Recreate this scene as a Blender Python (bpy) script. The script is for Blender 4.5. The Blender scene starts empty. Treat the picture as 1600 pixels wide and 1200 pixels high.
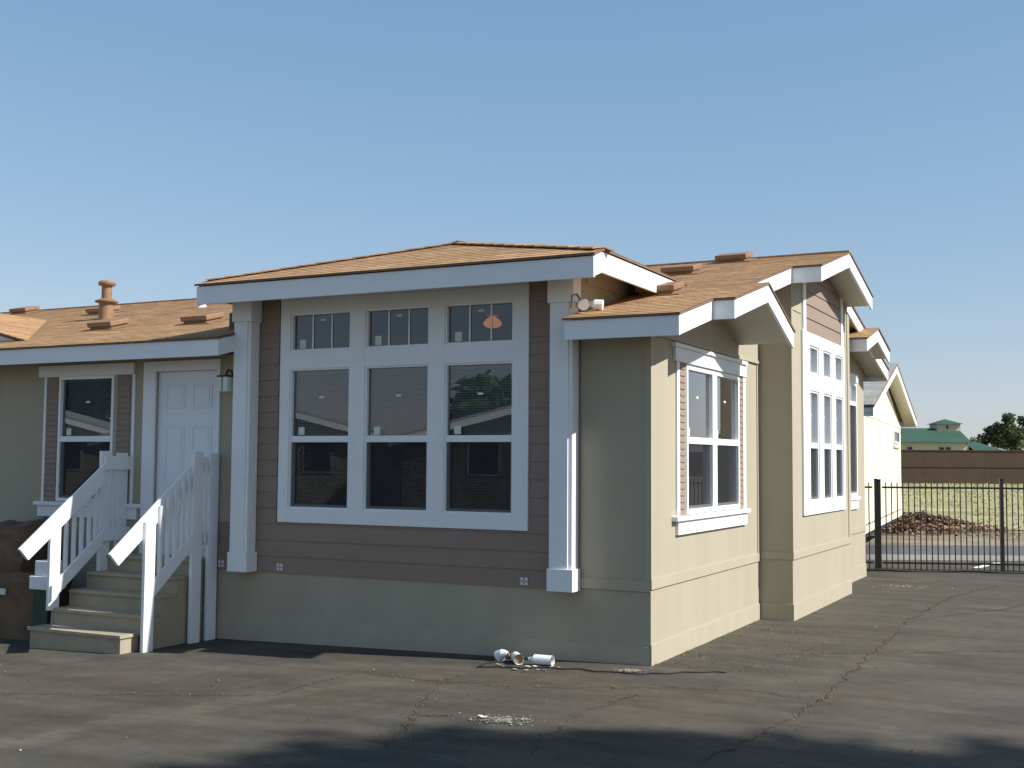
import bpy, bmesh, math, random
from mathutils import Vector, Matrix, noise as mnoise
random.seed(7)
R = math.radians
S = bpy.context.scene
COL = S.collection
# ---------------------------------------------------------------- camera
def cam_axes(yaw, pitch, roll):
    f = Vector((-math.sin(yaw)*math.cos(pitch), math.cos(yaw)*math.cos(pitch), math.sin(pitch)))
    r = Vector((math.cos(yaw), math.sin(yaw), 0)); u = r.cross(f)
    return r*math.cos(roll)+u*math.sin(roll), -r*math.sin(roll)+u*math.cos(roll), f
CAMP = Vector((3.926, -10.576, 1.9))
cr, cu, cf = cam_axes(R(27.0655), R(3.723), R(0.3883))
cd = bpy.data.cameras.new('camera'); co = bpy.data.objects.new('camera', cd); COL.objects.link(co)
co.matrix_world = Matrix(((cr.x, cu.x, -cf.x, CAMP.x), (cr.y, cu.y, -cf.y, CAMP.y), (cr.z, cu.z, -cf.z, CAMP.z), (0, 0, 0, 1)))
cd.sensor_width = 36; cd.lens = 1848.2/1600*36; cd.clip_start = .05; cd.clip_end = 9000
S.camera = co
# ---------------------------------------------------------------- light
SUN = Vector((1.187, .124, 1.0)).normalized()
EL = math.asin(SUN.z); AZ = math.atan2(SUN.x, SUN.y)
W = bpy.data.worlds.new('World'); S.world = W; W.use_nodes = True
wn = W.node_tree.nodes; wl = W.node_tree.links; wn.clear()
sky = wn.new('ShaderNodeTexSky'); sky.sky_type = 'NISHITA'; sky.sun_disc = False
sky.sun_elevation = EL; sky.sun_rotation = AZ
sky.altitude = 0; sky.air_density = 1.0; sky.dust_density = .45; sky.ozone_density = 1.2
bg = wn.new('ShaderNodeBackground'); bg.inputs['Strength'].default_value = .130
wo = wn.new('ShaderNodeOutputWorld')
sp_ = wn.new('ShaderNodeSeparateColor'); cb_ = wn.new('ShaderNodeCombineColor'); wl.new(sky.outputs[0], sp_.inputs[0])
for i_, g_ in enumerate((.76, .57, .44)):        # film response of the sky, the same in every direction
    pw = wn.new('ShaderNodeMath'); pw.operation = 'POWER'; pw.inputs[1].default_value = g_
    wl.new(sp_.outputs[i_], pw.inputs[0]); wl.new(pw.outputs[0], cb_.inputs[i_])
tn_ = wn.new('ShaderNodeMixRGB'); tn_.blend_type = 'MULTIPLY'; tn_.inputs[0].default_value = 1; tn_.inputs[2].default_value = (.90, 1.30, 1.88, 1)
wl.new(cb_.outputs[0], tn_.inputs[1])
wl.new(tn_.outputs[0], bg.inputs['Color']); wl.new(bg.outputs[0], wo.inputs['Surface'])
sd = bpy.data.lights.new('sun', 'SUN'); so = bpy.data.objects.new('sun', sd); COL.objects.link(so)
sd.energy = 5.0; sd.angle = R(.53); sd.color = (1, .985, .945)
so.rotation_euler = SUN.to_track_quat('Z', 'Y').to_euler(); so.location = (40, 4, 40)
S.view_settings.view_transform = 'Standard'; S.view_settings.look = 'None'
S.view_settings.exposure = .45; S.view_settings.gamma = 1; S.view_settings.use_curve_mapping = False
S.render.engine = 'CYCLES'
S.cycles.max_bounces = 8; S.cycles.transparent_max_bounces = 24; S.cycles.use_denoising = True
S.cycles.sample_clamp_indirect = 6
# ---------------------------------------------------------------- materials
def newmat(name):
    m = bpy.data.materials.new(name); m.use_nodes = True
    n = m.node_tree.nodes; l = m.node_tree.links; n.clear()
    o = n.new('ShaderNodeOutputMaterial'); p = n.new('ShaderNodeBsdfPrincipled'); l.new(p.outputs[0], o.inputs[0])
    return m, n, l, p, o
def mat(name, col, rough=.6, var=.12, scale=3.0, bump=.0, bscale=60.0, stretch=(1, 1, 1), spec=.4, col2=None, tone=None):
    m, n, l, p, o = newmat(name)
    tc = n.new('ShaderNodeTexCoord'); mp = n.new('ShaderNodeMapping'); mp.inputs['Scale'].default_value = stretch
    l.new(tc.outputs['Object'], mp.inputs[0])
    nz = n.new('ShaderNodeTexNoise'); nz.inputs['Scale'].default_value = scale; nz.inputs['Detail'].default_value = 6; nz.inputs['Roughness'].default_value = .65
    l.new(mp.outputs[0], nz.inputs['Vector'])
    rp = n.new('ShaderNodeValToRGB'); rp.color_ramp.elements[0].position = .3; rp.color_ramp.elements[1].position = .7
    a = [c*(1-var) for c in col]; b = [min(1, c*(1+var)) for c in (col2 or col)]
    rp.color_ramp.elements[0].color = (*a, 1); rp.color_ramp.elements[1].color = (*b, 1)
    l.new(nz.outputs['Fac'], rp.inputs[0])
    src = rp.outputs[0]
    if tone:
        at = n.new('ShaderNodeAttribute'); at.attribute_name = 'tone'
        mx = n.new('ShaderNodeMixRGB'); mx.blend_type = 'MULTIPLY'; mx.inputs[0].default_value = 1
        l.new(src, mx.inputs[1]); l.new(at.outputs['Color'], mx.inputs[2]); src = mx.outputs[0]
    l.new(src, p.inputs['Base Color']); p.inputs['Roughness'].default_value = rough
    p.inputs['Specular IOR Level'].default_value = spec
    if bump:
        nb = n.new('ShaderNodeTexNoise'); nb.inputs['Scale'].default_value = bscale; nb.inputs['Detail'].default_value = 4
        l.new(mp.outputs[0], nb.inputs['Vector'])
        bp = n.new('ShaderNodeBump'); bp.inputs['Strength'].default_value = bump; bp.inputs['Distance'].default_value = .01
        l.new(nb.outputs['Fac'], bp.inputs['Height']); l.new(bp.outputs[0], p.inputs['Normal'])
    return m
M = {}
M['wall'] = mat('sand_wall_paint', (.380, .337, .248), .7, .07, 1.3, .25, 40, (1, 1, .12), .25)
M['wall_trim'] = mat('sand_trim_paint', (.394, .349, .257), .65, .05, 3, .1, 50, (1, 1, .2), .25)
M['mauve'] = mat('mauve_siding_paint', (.272, .200, .158), .7, .07, 2.5, .25, 35, (.15, .15, 1.5), .25)
M['white'] = mat('white_trim_paint', (.78, .79, .79), .5, .035, 2.5, .12, 50, (1, 1, 1), .35)
M['vinyl'] = mat('white_vinyl', (.80, .81, .81), .35, .02, 4, 0, 1, (1, 1, 1), .45)
M['door'] = mat('white_door_paint', (.74, .77, .80), .45, .02, 3, .05, 60)
M['soffit'] = mat('soffit_paint', (.52, .49, .38), .7, .05, 2.5, .1, 30)
M['shingle'] = mat('brown_asphalt_shingle', (.36, .219, .114), .9, .14, 9, .35, 220, (1, 1, 1), .15, (.43, .26, .138), tone=True)
M['shingle_edge'] = mat('shingle_dark_edge', (.20, .13, .085), .9, .2, 6, .3, 80)
M['roof_metal'] = mat('brown_vent_paint', (.25, .145, .08), .6, .15, 12, .15, 60)
M['grey_shingle'] = mat('grey_asphalt_shingle', (.33, .33, .30), .9, .22, 14, .4, 120, (1, 1, 1), .15, tone=True)
M['cream'] = mat('cream_wall_paint', (.74, .69, .50), .65, .03, 2, .1, 30)
M['steps'] = mat('tan_step_paint', (.36, .305, .215), .65, .10, 5, .2, 60)
M['dark'] = mat('dark_interior', (.11, .10, .09), .8, .1, 3)
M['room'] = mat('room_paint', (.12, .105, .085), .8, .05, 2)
M['iron'] = mat('black_iron_paint', (.018, .014, .014), .45, .2, 20, .1, 90)
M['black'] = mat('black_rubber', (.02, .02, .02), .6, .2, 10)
M['blind'] = mat('blind_slat_plastic', (.44, .44, .42), .5, .04, 3)
M['label'] = mat('paper_label', (.62, .68, .58), .7, .04, 30)
M['sticker_red'] = mat('sticker_print', (.50, .26, .33), .6, .08, 60)
M['card'] = mat('brown_cardboard', (.15, .095, .055), .8, .25, 4, .3, 20)
M['card2'] = mat('brown_wrapping', (.13, .085, .055), .75, .35, 3, .5, 9)
M['green_plastic'] = mat('green_plastic', (.018, .05, .03), .5, .2, 8)
M['concrete'] = mat('concrete', (.21, .20, .175), .9, .14, 2.5, .4, 60)
M['road'] = mat('road_asphalt', (.085, .088, .09), .9, .15, 1.5, .4, 90)
M['dirt'] = mat('dry_dirt', (.20, .165, .115), .95, .22, .9, .5, 14, (1, 1, 1), .1, (.25, .21, .15))
M['grass_base'] = mat('dry_grass_ground', (.29, .27, .125), .95, .2, .22, .3, 8, (1, 1, 1), .1, (.38, .345, .19))
M['grass'] = mat('grass_blades', (.36, .34, .15), .8, .3, .3, 0, 1, (1, 1, 1), .2, (.42, .39, .21), tone=True)
M['leaf_litter'] = mat('dry_leaves', (.115, .072, .050), .85, .35, 2.5, 0, 1, (1, 1, 1), .2, (.27, .19, .13), tone=True)
M['chips'] = mat('pale_plaster_chips', (.36, .34, .28), .9, .2, 30, tone=True)
M['crack'] = mat('crack_dirt', (.055, .044, .033), .95, .3, 8)
M['weed'] = mat('crack_litter', (.13, .085, .05), .95, .3, 20, tone=True)
M['paint_line'] = mat('white_road_paint', (.75, .75, .74), .7, .08, 9, .2, 60)
M['brown_wall'] = mat('brown_block_wall', (.068, .043, .026), .9, .12, .5, .4, 6)
M['brown_wall2'] = mat('brown_block_ledge', (.07, .045, .03), .9, .12, .5)
M['far_wall'] = mat('far_cream_stucco', (.46, .43, .34), .9, .05, .3)
M['far_roof'] = mat('green_metal_roof', (.034, .082, .050), .6, .10, .5)
M['far_dark'] = mat('far_window_dark', (.03, .03, .035), .3, .1, 1)
M['bark'] = mat('tree_bark', (.10, .075, .055), .95, .3, 6, .6, 20)
def leafmat(name, c, c2):
    m = mat(name, c, .6, .3, .5, 0, 1, (1, 1, 1), .3, c2, tone=True)
    n = m.node_tree.nodes; l = m.node_tree.links
    p = [x for x in n if x.type == 'BSDF_PRINCIPLED'][0]; o = [x for x in n if x.type == 'OUTPUT_MATERIAL'][0]
    tr = n.new('ShaderNodeBsdfTranslucent'); mx = n.new('ShaderNodeMixShader'); mx.inputs[0].default_value = .25
    tr.inputs[0].default_value = (c2[0]*1.4, c2[1]*1.5, c2[2], 1)
    l.new(p.outputs[0], mx.inputs[1]); l.new(tr.outputs[0], mx.inputs[2]); l.new(mx.outputs[0], o.inputs[0])
    return m
M['leaf_far'] = leafmat('tree_leaf_grey_green', (.055, .078, .036), (.11, .14, .065))
M['leaf_dark'] = leafmat('tree_leaf_dark', (.02, .04, .015), (.05, .085, .03))
M['leaf_green'] = leafmat('tree_leaf_green', (.05, .10, .018), (.11, .17, .035))
def thin_leaf(m, f, c):
    n = m.node_tree.nodes; l = m.node_tree.links
    p = [x for x in n if x.type == 'BSDF_PRINCIPLED'][0]; o = [x for x in n if x.type == 'OUTPUT_MATERIAL'][0]
    tr = n.new('ShaderNodeBsdfTranslucent'); mx = n.new('ShaderNodeMixShader'); mx.inputs[0].default_value = f; tr.inputs[0].default_value = (*c, 1)
    l.new(p.outputs[0], mx.inputs[1]); l.new(tr.outputs[0], mx.inputs[2]); l.new(mx.outputs[0], o.inputs[0])
thin_leaf(M['grass'], .45, (.42, .40, .19))
def glassmat(name, tint, boost=2.0):
    m, n, l, p, o = newmat(name); n.remove(p)
    fr = n.new('ShaderNodeFresnel'); fr.inputs[0].default_value = 1.5
    ma = n.new('ShaderNodeMath'); ma.operation = 'MULTIPLY_ADD'; ma.inputs[1].default_value = 3.5; ma.inputs[2].default_value = boost
    mu = n.new('ShaderNodeMath'); mu.operation = 'MULTIPLY'; mu.use_clamp = True; l.new(fr.outputs[0], ma.inputs[0]); l.new(ma.outputs[0], mu.inputs[1])
    gl = n.new('ShaderNodeBsdfGlossy'); gl.inputs['Roughness'].default_value = .0; gl.inputs[0].default_value = (.97, .98, 1, 1)
    tr = n.new('ShaderNodeBsdfTransparent'); tr.inputs[0].default_value = (*tint, 1)
    tc = n.new('ShaderNodeTexCoord'); nz = n.new('ShaderNodeTexNoise'); nz.inputs['Scale'].default_value = 1.8; nz.inputs['Detail'].default_value = 1
    bp = n.new('ShaderNodeBump'); bp.inputs['Strength'].default_value = .018; bp.inputs['Distance'].default_value = .01
    l.new(tc.outputs['Object'], nz.inputs['Vector']); l.new(nz.outputs[0], bp.inputs['Height']); l.new(bp.outputs[0], gl.inputs['Normal'])
    mx = n.new('ShaderNodeMixShader'); l.new(fr.outputs[0], mu.inputs[0]); l.new(mu.outputs[0], mx.inputs[0])
    l.new(tr.outputs[0], mx.inputs[1]); l.new(gl.outputs[0], mx.inputs[2]); l.new(mx.outputs[0], o.inputs[0])
    return m
M['glass'] = glassmat('window_glass', (.68, .73, .76), 1.95)
def screenmat():
    m, n, l, p, o = newmat('insect_screen'); 
    p.inputs['Base Color'].default_value = (.02, .021, .024, 1); p.inputs['Roughness'].default_value = .7; p.inputs['Specular IOR Level'].default_value = .2
    tr = n.new('ShaderNodeBsdfTransparent'); mx = n.new('ShaderNodeMixShader')
    tc = n.new('ShaderNodeTexCoord'); nz = n.new('ShaderNodeTexNoise'); nz.inputs['Scale'].default_value = 4
    ma = n.new('ShaderNodeMath'); ma.operation = 'MULTIPLY_ADD'; ma.inputs[1].default_value = .12; ma.inputs[2].default_value = .56
    l.new(tc.outputs['Object'], nz.inputs['Vector']); l.new(nz.outputs[0], ma.inputs[0]); l.new(ma.outputs[0], mx.inputs[0])
    l.new(tr.outputs[0], mx.inputs[1]); l.new(p.outputs[0], mx.inputs[2]); l.new(mx.outputs[0], o.inputs[0])
    return m
M['screen'] = screenmat()
def lampmat():
    m, n, l, p, o = newmat('lamp_glow'); p.inputs['Base Color'].default_value = (.8, .35, .12, 1)
    p.inputs['Emission Color'].default_value = (1, .33, .09, 1); p.inputs['Emission Strength'].default_value = .30
    return m
M['lamp'] = lampmat()
def asphalt():
    m, n, l, p, o = newmat('worn_lot_asphalt')
    tc = n.new('ShaderNodeTexCoord')
    def nz(sc, det=6, ro=.6):
        x = n.new('ShaderNodeTexNoise'); x.inputs['Scale'].default_value = sc; x.inputs['Detail'].default_value = det; x.inputs['Roughness'].default_value = ro
        l.new(tc.outputs['Object'], x.inputs['Vector']); return x
    def ramp(src, p0, p1, c0, c1):
        r = n.new('ShaderNodeValToRGB'); r.color_ramp.elements[0].position = p0; r.color_ramp.elements[1].position = p1
        r.color_ramp.elements[0].color = (*c0, 1); r.color_ramp.elements[1].color = (*c1, 1); l.new(src, r.inputs[0]); return r.outputs[0]
    def mix(fac, a, b, mode='MIX'):
        x = n.new('ShaderNodeMixRGB'); x.blend_type = mode
        if isinstance(fac, float): x.inputs[0].default_value = fac
        else: l.new(fac, x.inputs[0])
        for i, v in ((1, a), (2, b)):
            if isinstance(v, tuple): x.inputs[i].default_value = (*v, 1)
            else: l.new(v, x.inputs[i])
        return x.outputs[0]
    base = ramp(nz(.55, 8, .62).outputs[0], .3, .72, (.064, .058, .047), (.100, .090, .072))
    brown = ramp(nz(.33, 5, .6).outputs[0], .5, .72, (0, 0, 0), (1, 1, 1))
    c = mix(brown, base, (.098, .078, .056))
    grit = ramp(nz(150, 2, .7).outputs[0], .35, .7, (.62, .62, .62), (1.35, 1.33, 1.28))
    c = mix(1.0, c, grit, 'MULTIPLY')
    mott = ramp(nz(5.5, 6, .7).outputs[0], .3, .7, (.82, .82, .82), (1.15, 1.14, 1.12))
    c = mix(1.0, c, mott, 'MULTIPLY')
    # pale dried-water streak that crosses the lot (a stain with a shape of its own)
    sp = n.new('ShaderNodeSeparateXYZ'); l.new(tc.outputs['Object'], sp.inputs[0])
    def math_(op, a, b=None, clamp=False):
        x = n.new('ShaderNodeMath'); x.operation = op; x.use_clamp = clamp
        for i, v in ((0, a), (1, b)):
            if v is None: continue
            if isinstance(v, (int, float)): x.inputs[i].default_value = v
            else: l.new(v, x.inputs[i])
        return x.outputs[0]
    wob = math_('MULTIPLY', math_('SUBTRACT', nz(1.1, 4, .6).outputs[0], .5), .55)
    def streak(x0, y0, x1, y1, w, strength):
        dx, dy = x1-x0, y1-y0; L = math.hypot(dx, dy); dx /= L; dy /= L
        rx = math_('SUBTRACT', sp.outputs[0], x0); ry = math_('SUBTRACT', sp.outputs[1], y0)
        a = math_('ADD', math_('MULTIPLY', rx, dx), math_('MULTIPLY', ry, dy))
        b = math_('ABSOLUTE', math_('ADD', math_('SUBTRACT', math_('MULTIPLY', ry, dx), math_('MULTIPLY', rx, dy)), wob))
        f = math_('SUBTRACT', 1.0, math_('DIVIDE', b, w), True)
        e = math_('SUBTRACT', 1.0, math_('DIVIDE', math_('ABSOLUTE', math_('SUBTRACT', a, L/2)), L/2), True)
        e = math_('MULTIPLY', e, 3.0, True)
        return math_('MULTIPLY', math_('MULTIPLY', f, e), strength)
    patchy = ramp(nz(3.5, 6, .7).outputs[0], .35, .62, (.15, .15, .15), (1, 1, 1))
    def pp(f): return math_('MULTIPLY', f, patchy)
    for s in ((-3.2, -5.6, -2.45, -2.55, .30, .75), (-2.75, -2.9, -1.4, -1.05, .30, .5), (-4.9, -2.6, -3.4, -1.6, .30, .35), (-3.3, -1.15, -1.2, -.75, .35, .4),(1.0,-2.2,2.6,4.4,.5,.28)):
        c = mix(pp(streak(*s)), c, (.17, .14, .10))
    mp = n.new('ShaderNodeMapping'); mp.inputs['Rotation'].default_value = (0, 0, -.47); mp.inputs['Scale'].default_value = (.32, 1.5, 1)
    l.new(tc.outputs['Object'], mp.inputs[0])
    an = n.new('ShaderNodeTexNoise'); an.inputs['Scale'].default_value = 1.5; an.inputs['Detail'].default_value = 7; an.inputs['Roughness'].default_value = .68
    l.new(mp.outputs[0], an.inputs['Vector'])
    c = mix(1.0, c, ramp(an.outputs[0], .34, .68, (.72, .715, .70), (1.22, 1.22, 1.2)), 'MULTIPLY')
    an2 = n.new('ShaderNodeTexNoise'); an2.inputs['Scale'].default_value = .9; an2.inputs['Detail'].default_value = 8; an2.inputs['Roughness'].default_value = .7; an2.inputs['Distortion'].default_value = .6
    l.new(mp.outputs[0], an2.inputs['Vector'])
    c = mix(math_('MULTIPLY', ramp(an2.outputs[0], .52, .66, (0, 0, 0), (1, 1, 1)), .55), c, (.105, .081, .058))
    c = mix(math_('MULTIPLY', ramp(nz(2.3, 7, .72).outputs[0], .60, .72, (0, 0, 0), (1, 1, 1)), .35), c, (.17, .165, .15))
    dk = ramp(nz(.9, 3, .5).outputs[0], .56, .74, (0, 0, 0), (1, 1, 1))
    c = mix(math_('MULTIPLY', dk, .45), c, (.040, .037, .033))
    l.new(c, p.inputs['Base Color']); p.inputs['Roughness'].default_value = .88; p.inputs['Specular IOR Level'].default_value = .25
    h = nz(90, 3, .7); h2 = nz(6, 5, .6)
    hh = math_('ADD', math_('MULTIPLY', h.outputs[0], .5), h2.outputs[0])
    b = n.new('ShaderNodeBump'); b.inputs['Strength'].default_value = .5; b.inputs['Distance'].default_value = .012
    l.new(hh, b.inputs['Height']); l.new(b.outputs[0], p.inputs['Normal'])
    return m
M['asphalt'] = asphalt()
# ---------------------------------------------------------------- mesh helpers
class MB:
    def __init__(s): s.v = []; s.f = []; s.t = []
    def poly(s, pts, tone=None):
        k = len(s.v); s.v += [tuple(p) for p in pts]; s.f.append(tuple(range(k, k+len(pts)))); s.t.append(tone or 1.0)
    def hexa(s, p, tone=None):          # p: 8 pts, bottom ring then top ring
        k = len(s.v); s.v += [tuple(q) for q in p]
        for q in ((0, 3, 2, 1), (4, 5, 6, 7), (0, 1, 5, 4), (1, 2, 6, 5), (2, 3, 7, 6), (3, 0, 4, 7)):
            s.f.append(tuple(k+i for i in q)); s.t.append(tone or 1.0)
        return s
    def box(s, x0, x1, y0, y1, z0, z1, fn=None):
        p = [(x0, y0, z0), (x1, y0, z0), (x1, y1, z0), (x0, y1, z0), (x0, y0, z1), (x1, y0, z1), (x1, y1, z1), (x0, y1, z1)]
        if fn: p = [fn(*q) for q in p]
        return s.hexa(p)
    def prism(s, ring, d):              # ring extruded by vector d
        k = len(s.v); n = len(ring); d = Vector(d)
        s.v += [tuple(q) for q in ring] + [tuple(Vector(q)+d) for q in ring]
        s.f.append(tuple(k+i for i in range(n))[::-1]); s.t.append(1.0)
        s.f.append(tuple(k+n+i for i in range(n))); s.t.append(1.0)
        for i in range(n):
            j = (i+1) % n; s.f.append((k+i, k+j, k+n+j, k+n+i)); s.t.append(1.0)
        return s
    def tube(s, pts, r, n=8, caps=True):
        pts = [Vector(p) for p in pts]; rs = r if isinstance(r, (list, tuple)) else [r]*len(pts); k = len(s.v)
        for i, p in enumerate(pts):
            d = (pts[min(i+1, len(pts)-1)]-pts[max(i-1, 0)]).normalized()
            a = d.cross(Vector((0, 0, 1)) if abs(d.z) < .9 else Vector((1, 0, 0))).normalized(); b = d.cross(a)
            for j in range(n):
                t = 2*math.pi*j/n; s.v.append(tuple(p+a*math.cos(t)*rs[i]+b*math.sin(t)*rs[i]))
        for i in range(len(pts)-1):
            for j in range(n):
                j2 = (j+1) % n; s.f.append((k+i*n+j, k+i*n+j2, k+(i+1)*n+j2, k+(i+1)*n+j)); s.t.append(1.0)
        if caps:
            s.f.append(tuple(k+j for j in range(n))); s.t.append(1.0); e = k+(len(pts)-1)*n
            s.f.append(tuple(e+j for j in range(n))); s.t.append(1.0)
        return s
    def lathe(s, c, prof, n=20):        # prof: (radius, z)
        return s.tube([(c[0], c[1], c[2]+z) for r, z in prof], [r for r, z in prof], n)
    def build(s, name, m, parent=None, recalc=True, bev=0, smooth=False):
        me = bpy.data.meshes.new(name); me.from_pydata(s.v, [], s.f)
        if any(t != 1.0 for t in s.t):
            at = me.color_attributes.new('tone', 'FLOAT_COLOR', 'CORNER')
            arr = []
            for f, t in zip(s.f, s.t):
                if not isinstance(t, tuple): t = (t, t, t)
                arr += [*t, 1]*len(f)
            at.data.foreach_set('color', arr)
        elif m.name in TONED:
            at = me.color_attributes.new('tone', 'FLOAT_COLOR', 'CORNER'); at.data.foreach_set('color', [1.0]*4*sum(len(f) for f in s.f))
        if recalc:
            b = bmesh.new(); b.from_mesh(me); bmesh.ops.recalc_face_normals(b, faces=b.faces); b.to_mesh(me); b.free()
        me.materials.append(m)
        if smooth: me.polygons.foreach_set('use_smooth', [True]*len(me.polygons))
        o = bpy.data.objects.new(name, me); COL.objects.link(o)
        if parent: o.parent = parent; o.matrix_parent_inverse = parent.matrix_world.inverted() if False else Matrix.Translation(-Vector(ORIG.get(parent.name, (0, 0, 0))))
        if bev:
            md = o.modifiers.new('bevel', 'BEVEL'); md.width = bev; md.segments = 2; md.limit_method = 'ANGLE'
        return o
TONED = {'brown_asphalt_shingle', 'grey_asphalt_shingle', 'grass_blades', 'dry_leaves', 'pale_plaster_chips', 'crack_litter', 'tree_leaf_grey_green', 'tree_leaf_dark', 'tree_leaf_green'}
ORIG = {}
def tag(o, label=None, cat=None, group=None, kind=None):
    if label: o['label'] = label
    if cat: o['category'] = cat
    if group: o['group'] = group
    if kind: o['kind'] = kind
    return o
def thing(name, loc, label, cat, group=None):
    o = bpy.data.objects.new(name, None); COL.objects.link(o); o.location = loc; ORIG[o.name] = loc
    o.empty_display_size = .2
    return tag(o, label, cat, group)
def zf(x, y):                            # the lot falls away a little to the left of the corner
    k = .025*max(min(x, 0), -12)
    return k*max(0, min(1, (8-y)/5))
# ---------------------------------------------------------------- ground
def sheet(name, m, xs, ys, off, fn=None, kind='structure', tr=lambda a, b: (a, b)):
    mb = MB(); nx, ny = len(xs), len(ys)
    for b in ys:
        for a in xs:
            x, y = tr(a, b); mb.v.append((x, y, zf(x, y)+off+(fn(x, y) if fn else 0)))
    for j in range(ny-1):
        for i in range(nx-1):
            k = j*nx+i; mb.f.append((k, k+1, k+nx+1, k+nx)); mb.t.append(1.0)
    o = mb.build(name, m, None, False); tag(o, kind=kind); return o
def rng(a, b, n): return [a+(b-a)*i/n for i in range(n+1)]
big = [-4000, -1500, -500, -150, -60] + rng(-30, 30, 60) + [60, 150, 500, 1500, 4000]
sheet('ground', M['dirt'], big, big, -.05)
UX, UY = .9, .4359
FO = (.09, 11.19)
trf = lambda a, b: (FO[0]+a*UX-b*UY, FO[1]+a*UY+b*UX)
sheet('asphalt_lot', M['asphalt'], rng(-45, 45, 90), rng(-62, 2.4, 64), 0, tr=trf)
LOT = bpy.data.objects['asphalt_lot']
sheet('street_gutter', M['concrete'], rng(-80, 80, 20), [2.4, 2.9, 3.8], .004, tr=trf)
sheet('street', M['road'], rng(-80, 80, 20), [3.8, 5, 7], -.012, tr=trf)
sheet('dry_field', M['grass_base'], rng(-120, 120, 60), rng(14, 140, 40), -.02, tr=trf, )
# grass: uncountable blades
g = MB()
for i in range(9000):
    b = 12+96*random.random()**1.15; a = random.uniform(-7, 6)*(1+b/55)+b*.36
    x, y = trf(a, b)
    if mnoise.noise(Vector((x*.15, y*.15, 3))) < -.25 and b < 40: continue
    s = random.uniform(.015, .04)*(1+b/60); w = s*random.uniform(.6, 1.6); t = random.uniform(0, math.pi)
    dx, dy = math.cos(t)*w, math.sin(t)*w; lean = -random.uniform(.3, 1.2)*s
    gq = mnoise.noise(Vector((x*.11, y*.11, 7))); k = random.uniform(.9, 1.1)
    tn = (k*(1.05-.3*gq), k, k*random.uniform(.9, 1.15))
    g.poly([(x-dx, y-dy, -.05), (x+dx, y+dy, -.05), (x+dx*.3+lean, y+dy*.3, s), (x-dx*.5+lean, y-dy*.5, s*.8)], tn)
tag(g.build('grass', M['grass'], None, False), kind='stuff')
# ---------------------------------------------------------------- cracks, litter, chips on the lot
def crack(pts, w=.012, name='crack', m='crack'):
    mb = MB(); P = []; w *= .5
    for (x0, y0), (x1, y1) in zip(pts[:-1], pts[1:]):
        n = max(3, int(math.hypot(x1-x0, y1-y0)/.12))
        for i in range(n): P.append((x0+(x1-x0)*i/n+random.uniform(-.035, .035), y0+(y1-y0)*i/n+random.uniform(-.035, .035)))
    P.append(pts[-1])
    for i in range(len(P)-1):
        (x0, y0), (x1, y1) = P[i], P[i+1]; L = math.hypot(x1-x0, y1-y0)+1e-6; nx, ny = -(y1-y0)/L, (x1-x0)/L
        a = w*random.uniform(.3, 1.2); b = w*random.uniform(.3, 1.2)
        mb.poly([(x0-nx*a, y0-ny*a, zf(x0, y0)+.004), (x1-nx*b, y1-ny*b, zf(x1, y1)+.004), (x1+nx*b, y1+ny*b, zf(x1, y1)+.004), (x0+nx*a, y0+ny*a, zf(x0, y0)+.004)])
    o = mb.build(name, M[m], LOT, False); return P
CR = []
for L, w in (([(-2.36, -2.56), (-2.39, -1.9), (-2.37, -1.33), (-1.33, -1.49)], .012), ([(-.47, -3.81), (-.68, -3.15), (-.77, -2.83), (-.6, -2.74)], .014),
          ([(-.65, -3.37), (-1.38, -1.51), (-1.38, -1.16)], .010), ([(1.54, -3.19), (1.64, -2.34), (1.77, -.73), (1.63, 4.52), (1.74, 7.29), (2.22, 9.58)], .02),
          ([(.47, -3.59), (.29, -2.37), (.4, -1.34)], .010), ([(.54, -.95), (1.2, -.74), (1.87, -.96)], .010), ([(-1.33, -1.49), (-.3, -1.4), (.54, -.95)], .008),
          ([(.9, 1.2), (2.6, 2.4), (3.6, 3.0)], .012), ([(1.66, 4.6), (2.6, 6.4), (3.4, 9.3)], .014), ([(-4.6, -3.4), (-3.4, -3.0), (-2.36, -2.56)], .010)):
    CR += crack(L, w)
lt = MB()
def flake(mb, x, y, s, tn, h=0.0, tilt=.5):
    t = random.uniform(0, 6.28); a = Vector((math.cos(t), math.sin(t), random.uniform(-tilt, tilt)))*s; b = Vector((-math.sin(t), math.cos(t), random.uniform(-tilt, tilt)))*s*random.uniform(.4, .9)
    c = Vector((x, y, zf(x, y)+h+.006+s*tilt*.8))
    mb.poly([c-a, c-b*.8, c+a, c+b], tn)
for i in range(5200):
    r = random.random()
    if r < .62:
        cx, cy = random.choice(CR); x = cx+random.gauss(0, .035); y = cy+random.gauss(0, .035); s = random.uniform(.003, .011)
    elif r < .78:
        x = random.uniform(.02, 1.2)**1.5+.02; y = random.uniform(0, 3.7); s = random.uniform(.004, .014)
    else:
        x = random.uniform(-7, 6); y = random.uniform(-6, 10); s = random.uniform(.004, .016)
        if x < 0.02 and y > -.02: continue
    k = random.uniform(.5, 1.6); flake(lt, x, y, s, (k*1.05, k, k*.9))
tag(lt.build('leaf_litter', M['weed'], None, False), kind='stuff')
def chips(cx, cy, rx, ry, n, smin, smax):
    mb = MB()
    for i in range(n):
        a = random.uniform(0, 6.28); q = abs(random.gauss(0, .5)); x = cx+math.cos(a)*rx*q; y = cy+math.sin(a)*ry*q
        k = random.uniform(.6, 1.3); flake(mb, x, y, random.uniform(smin, smax), (k, k, k*.95), 0, .25)
    tag(mb.build('plaster_crumbs', M['chips'], None, False), kind='stuff')
chips(-.06, -.36, .17, .13, 420, .004, .012)
chips(-.14, -2.74, .24, .17, 620, .004, .013)
chips(.95, 8.6, .5, .35, 260, .006, .018)
ch = MB()
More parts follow.
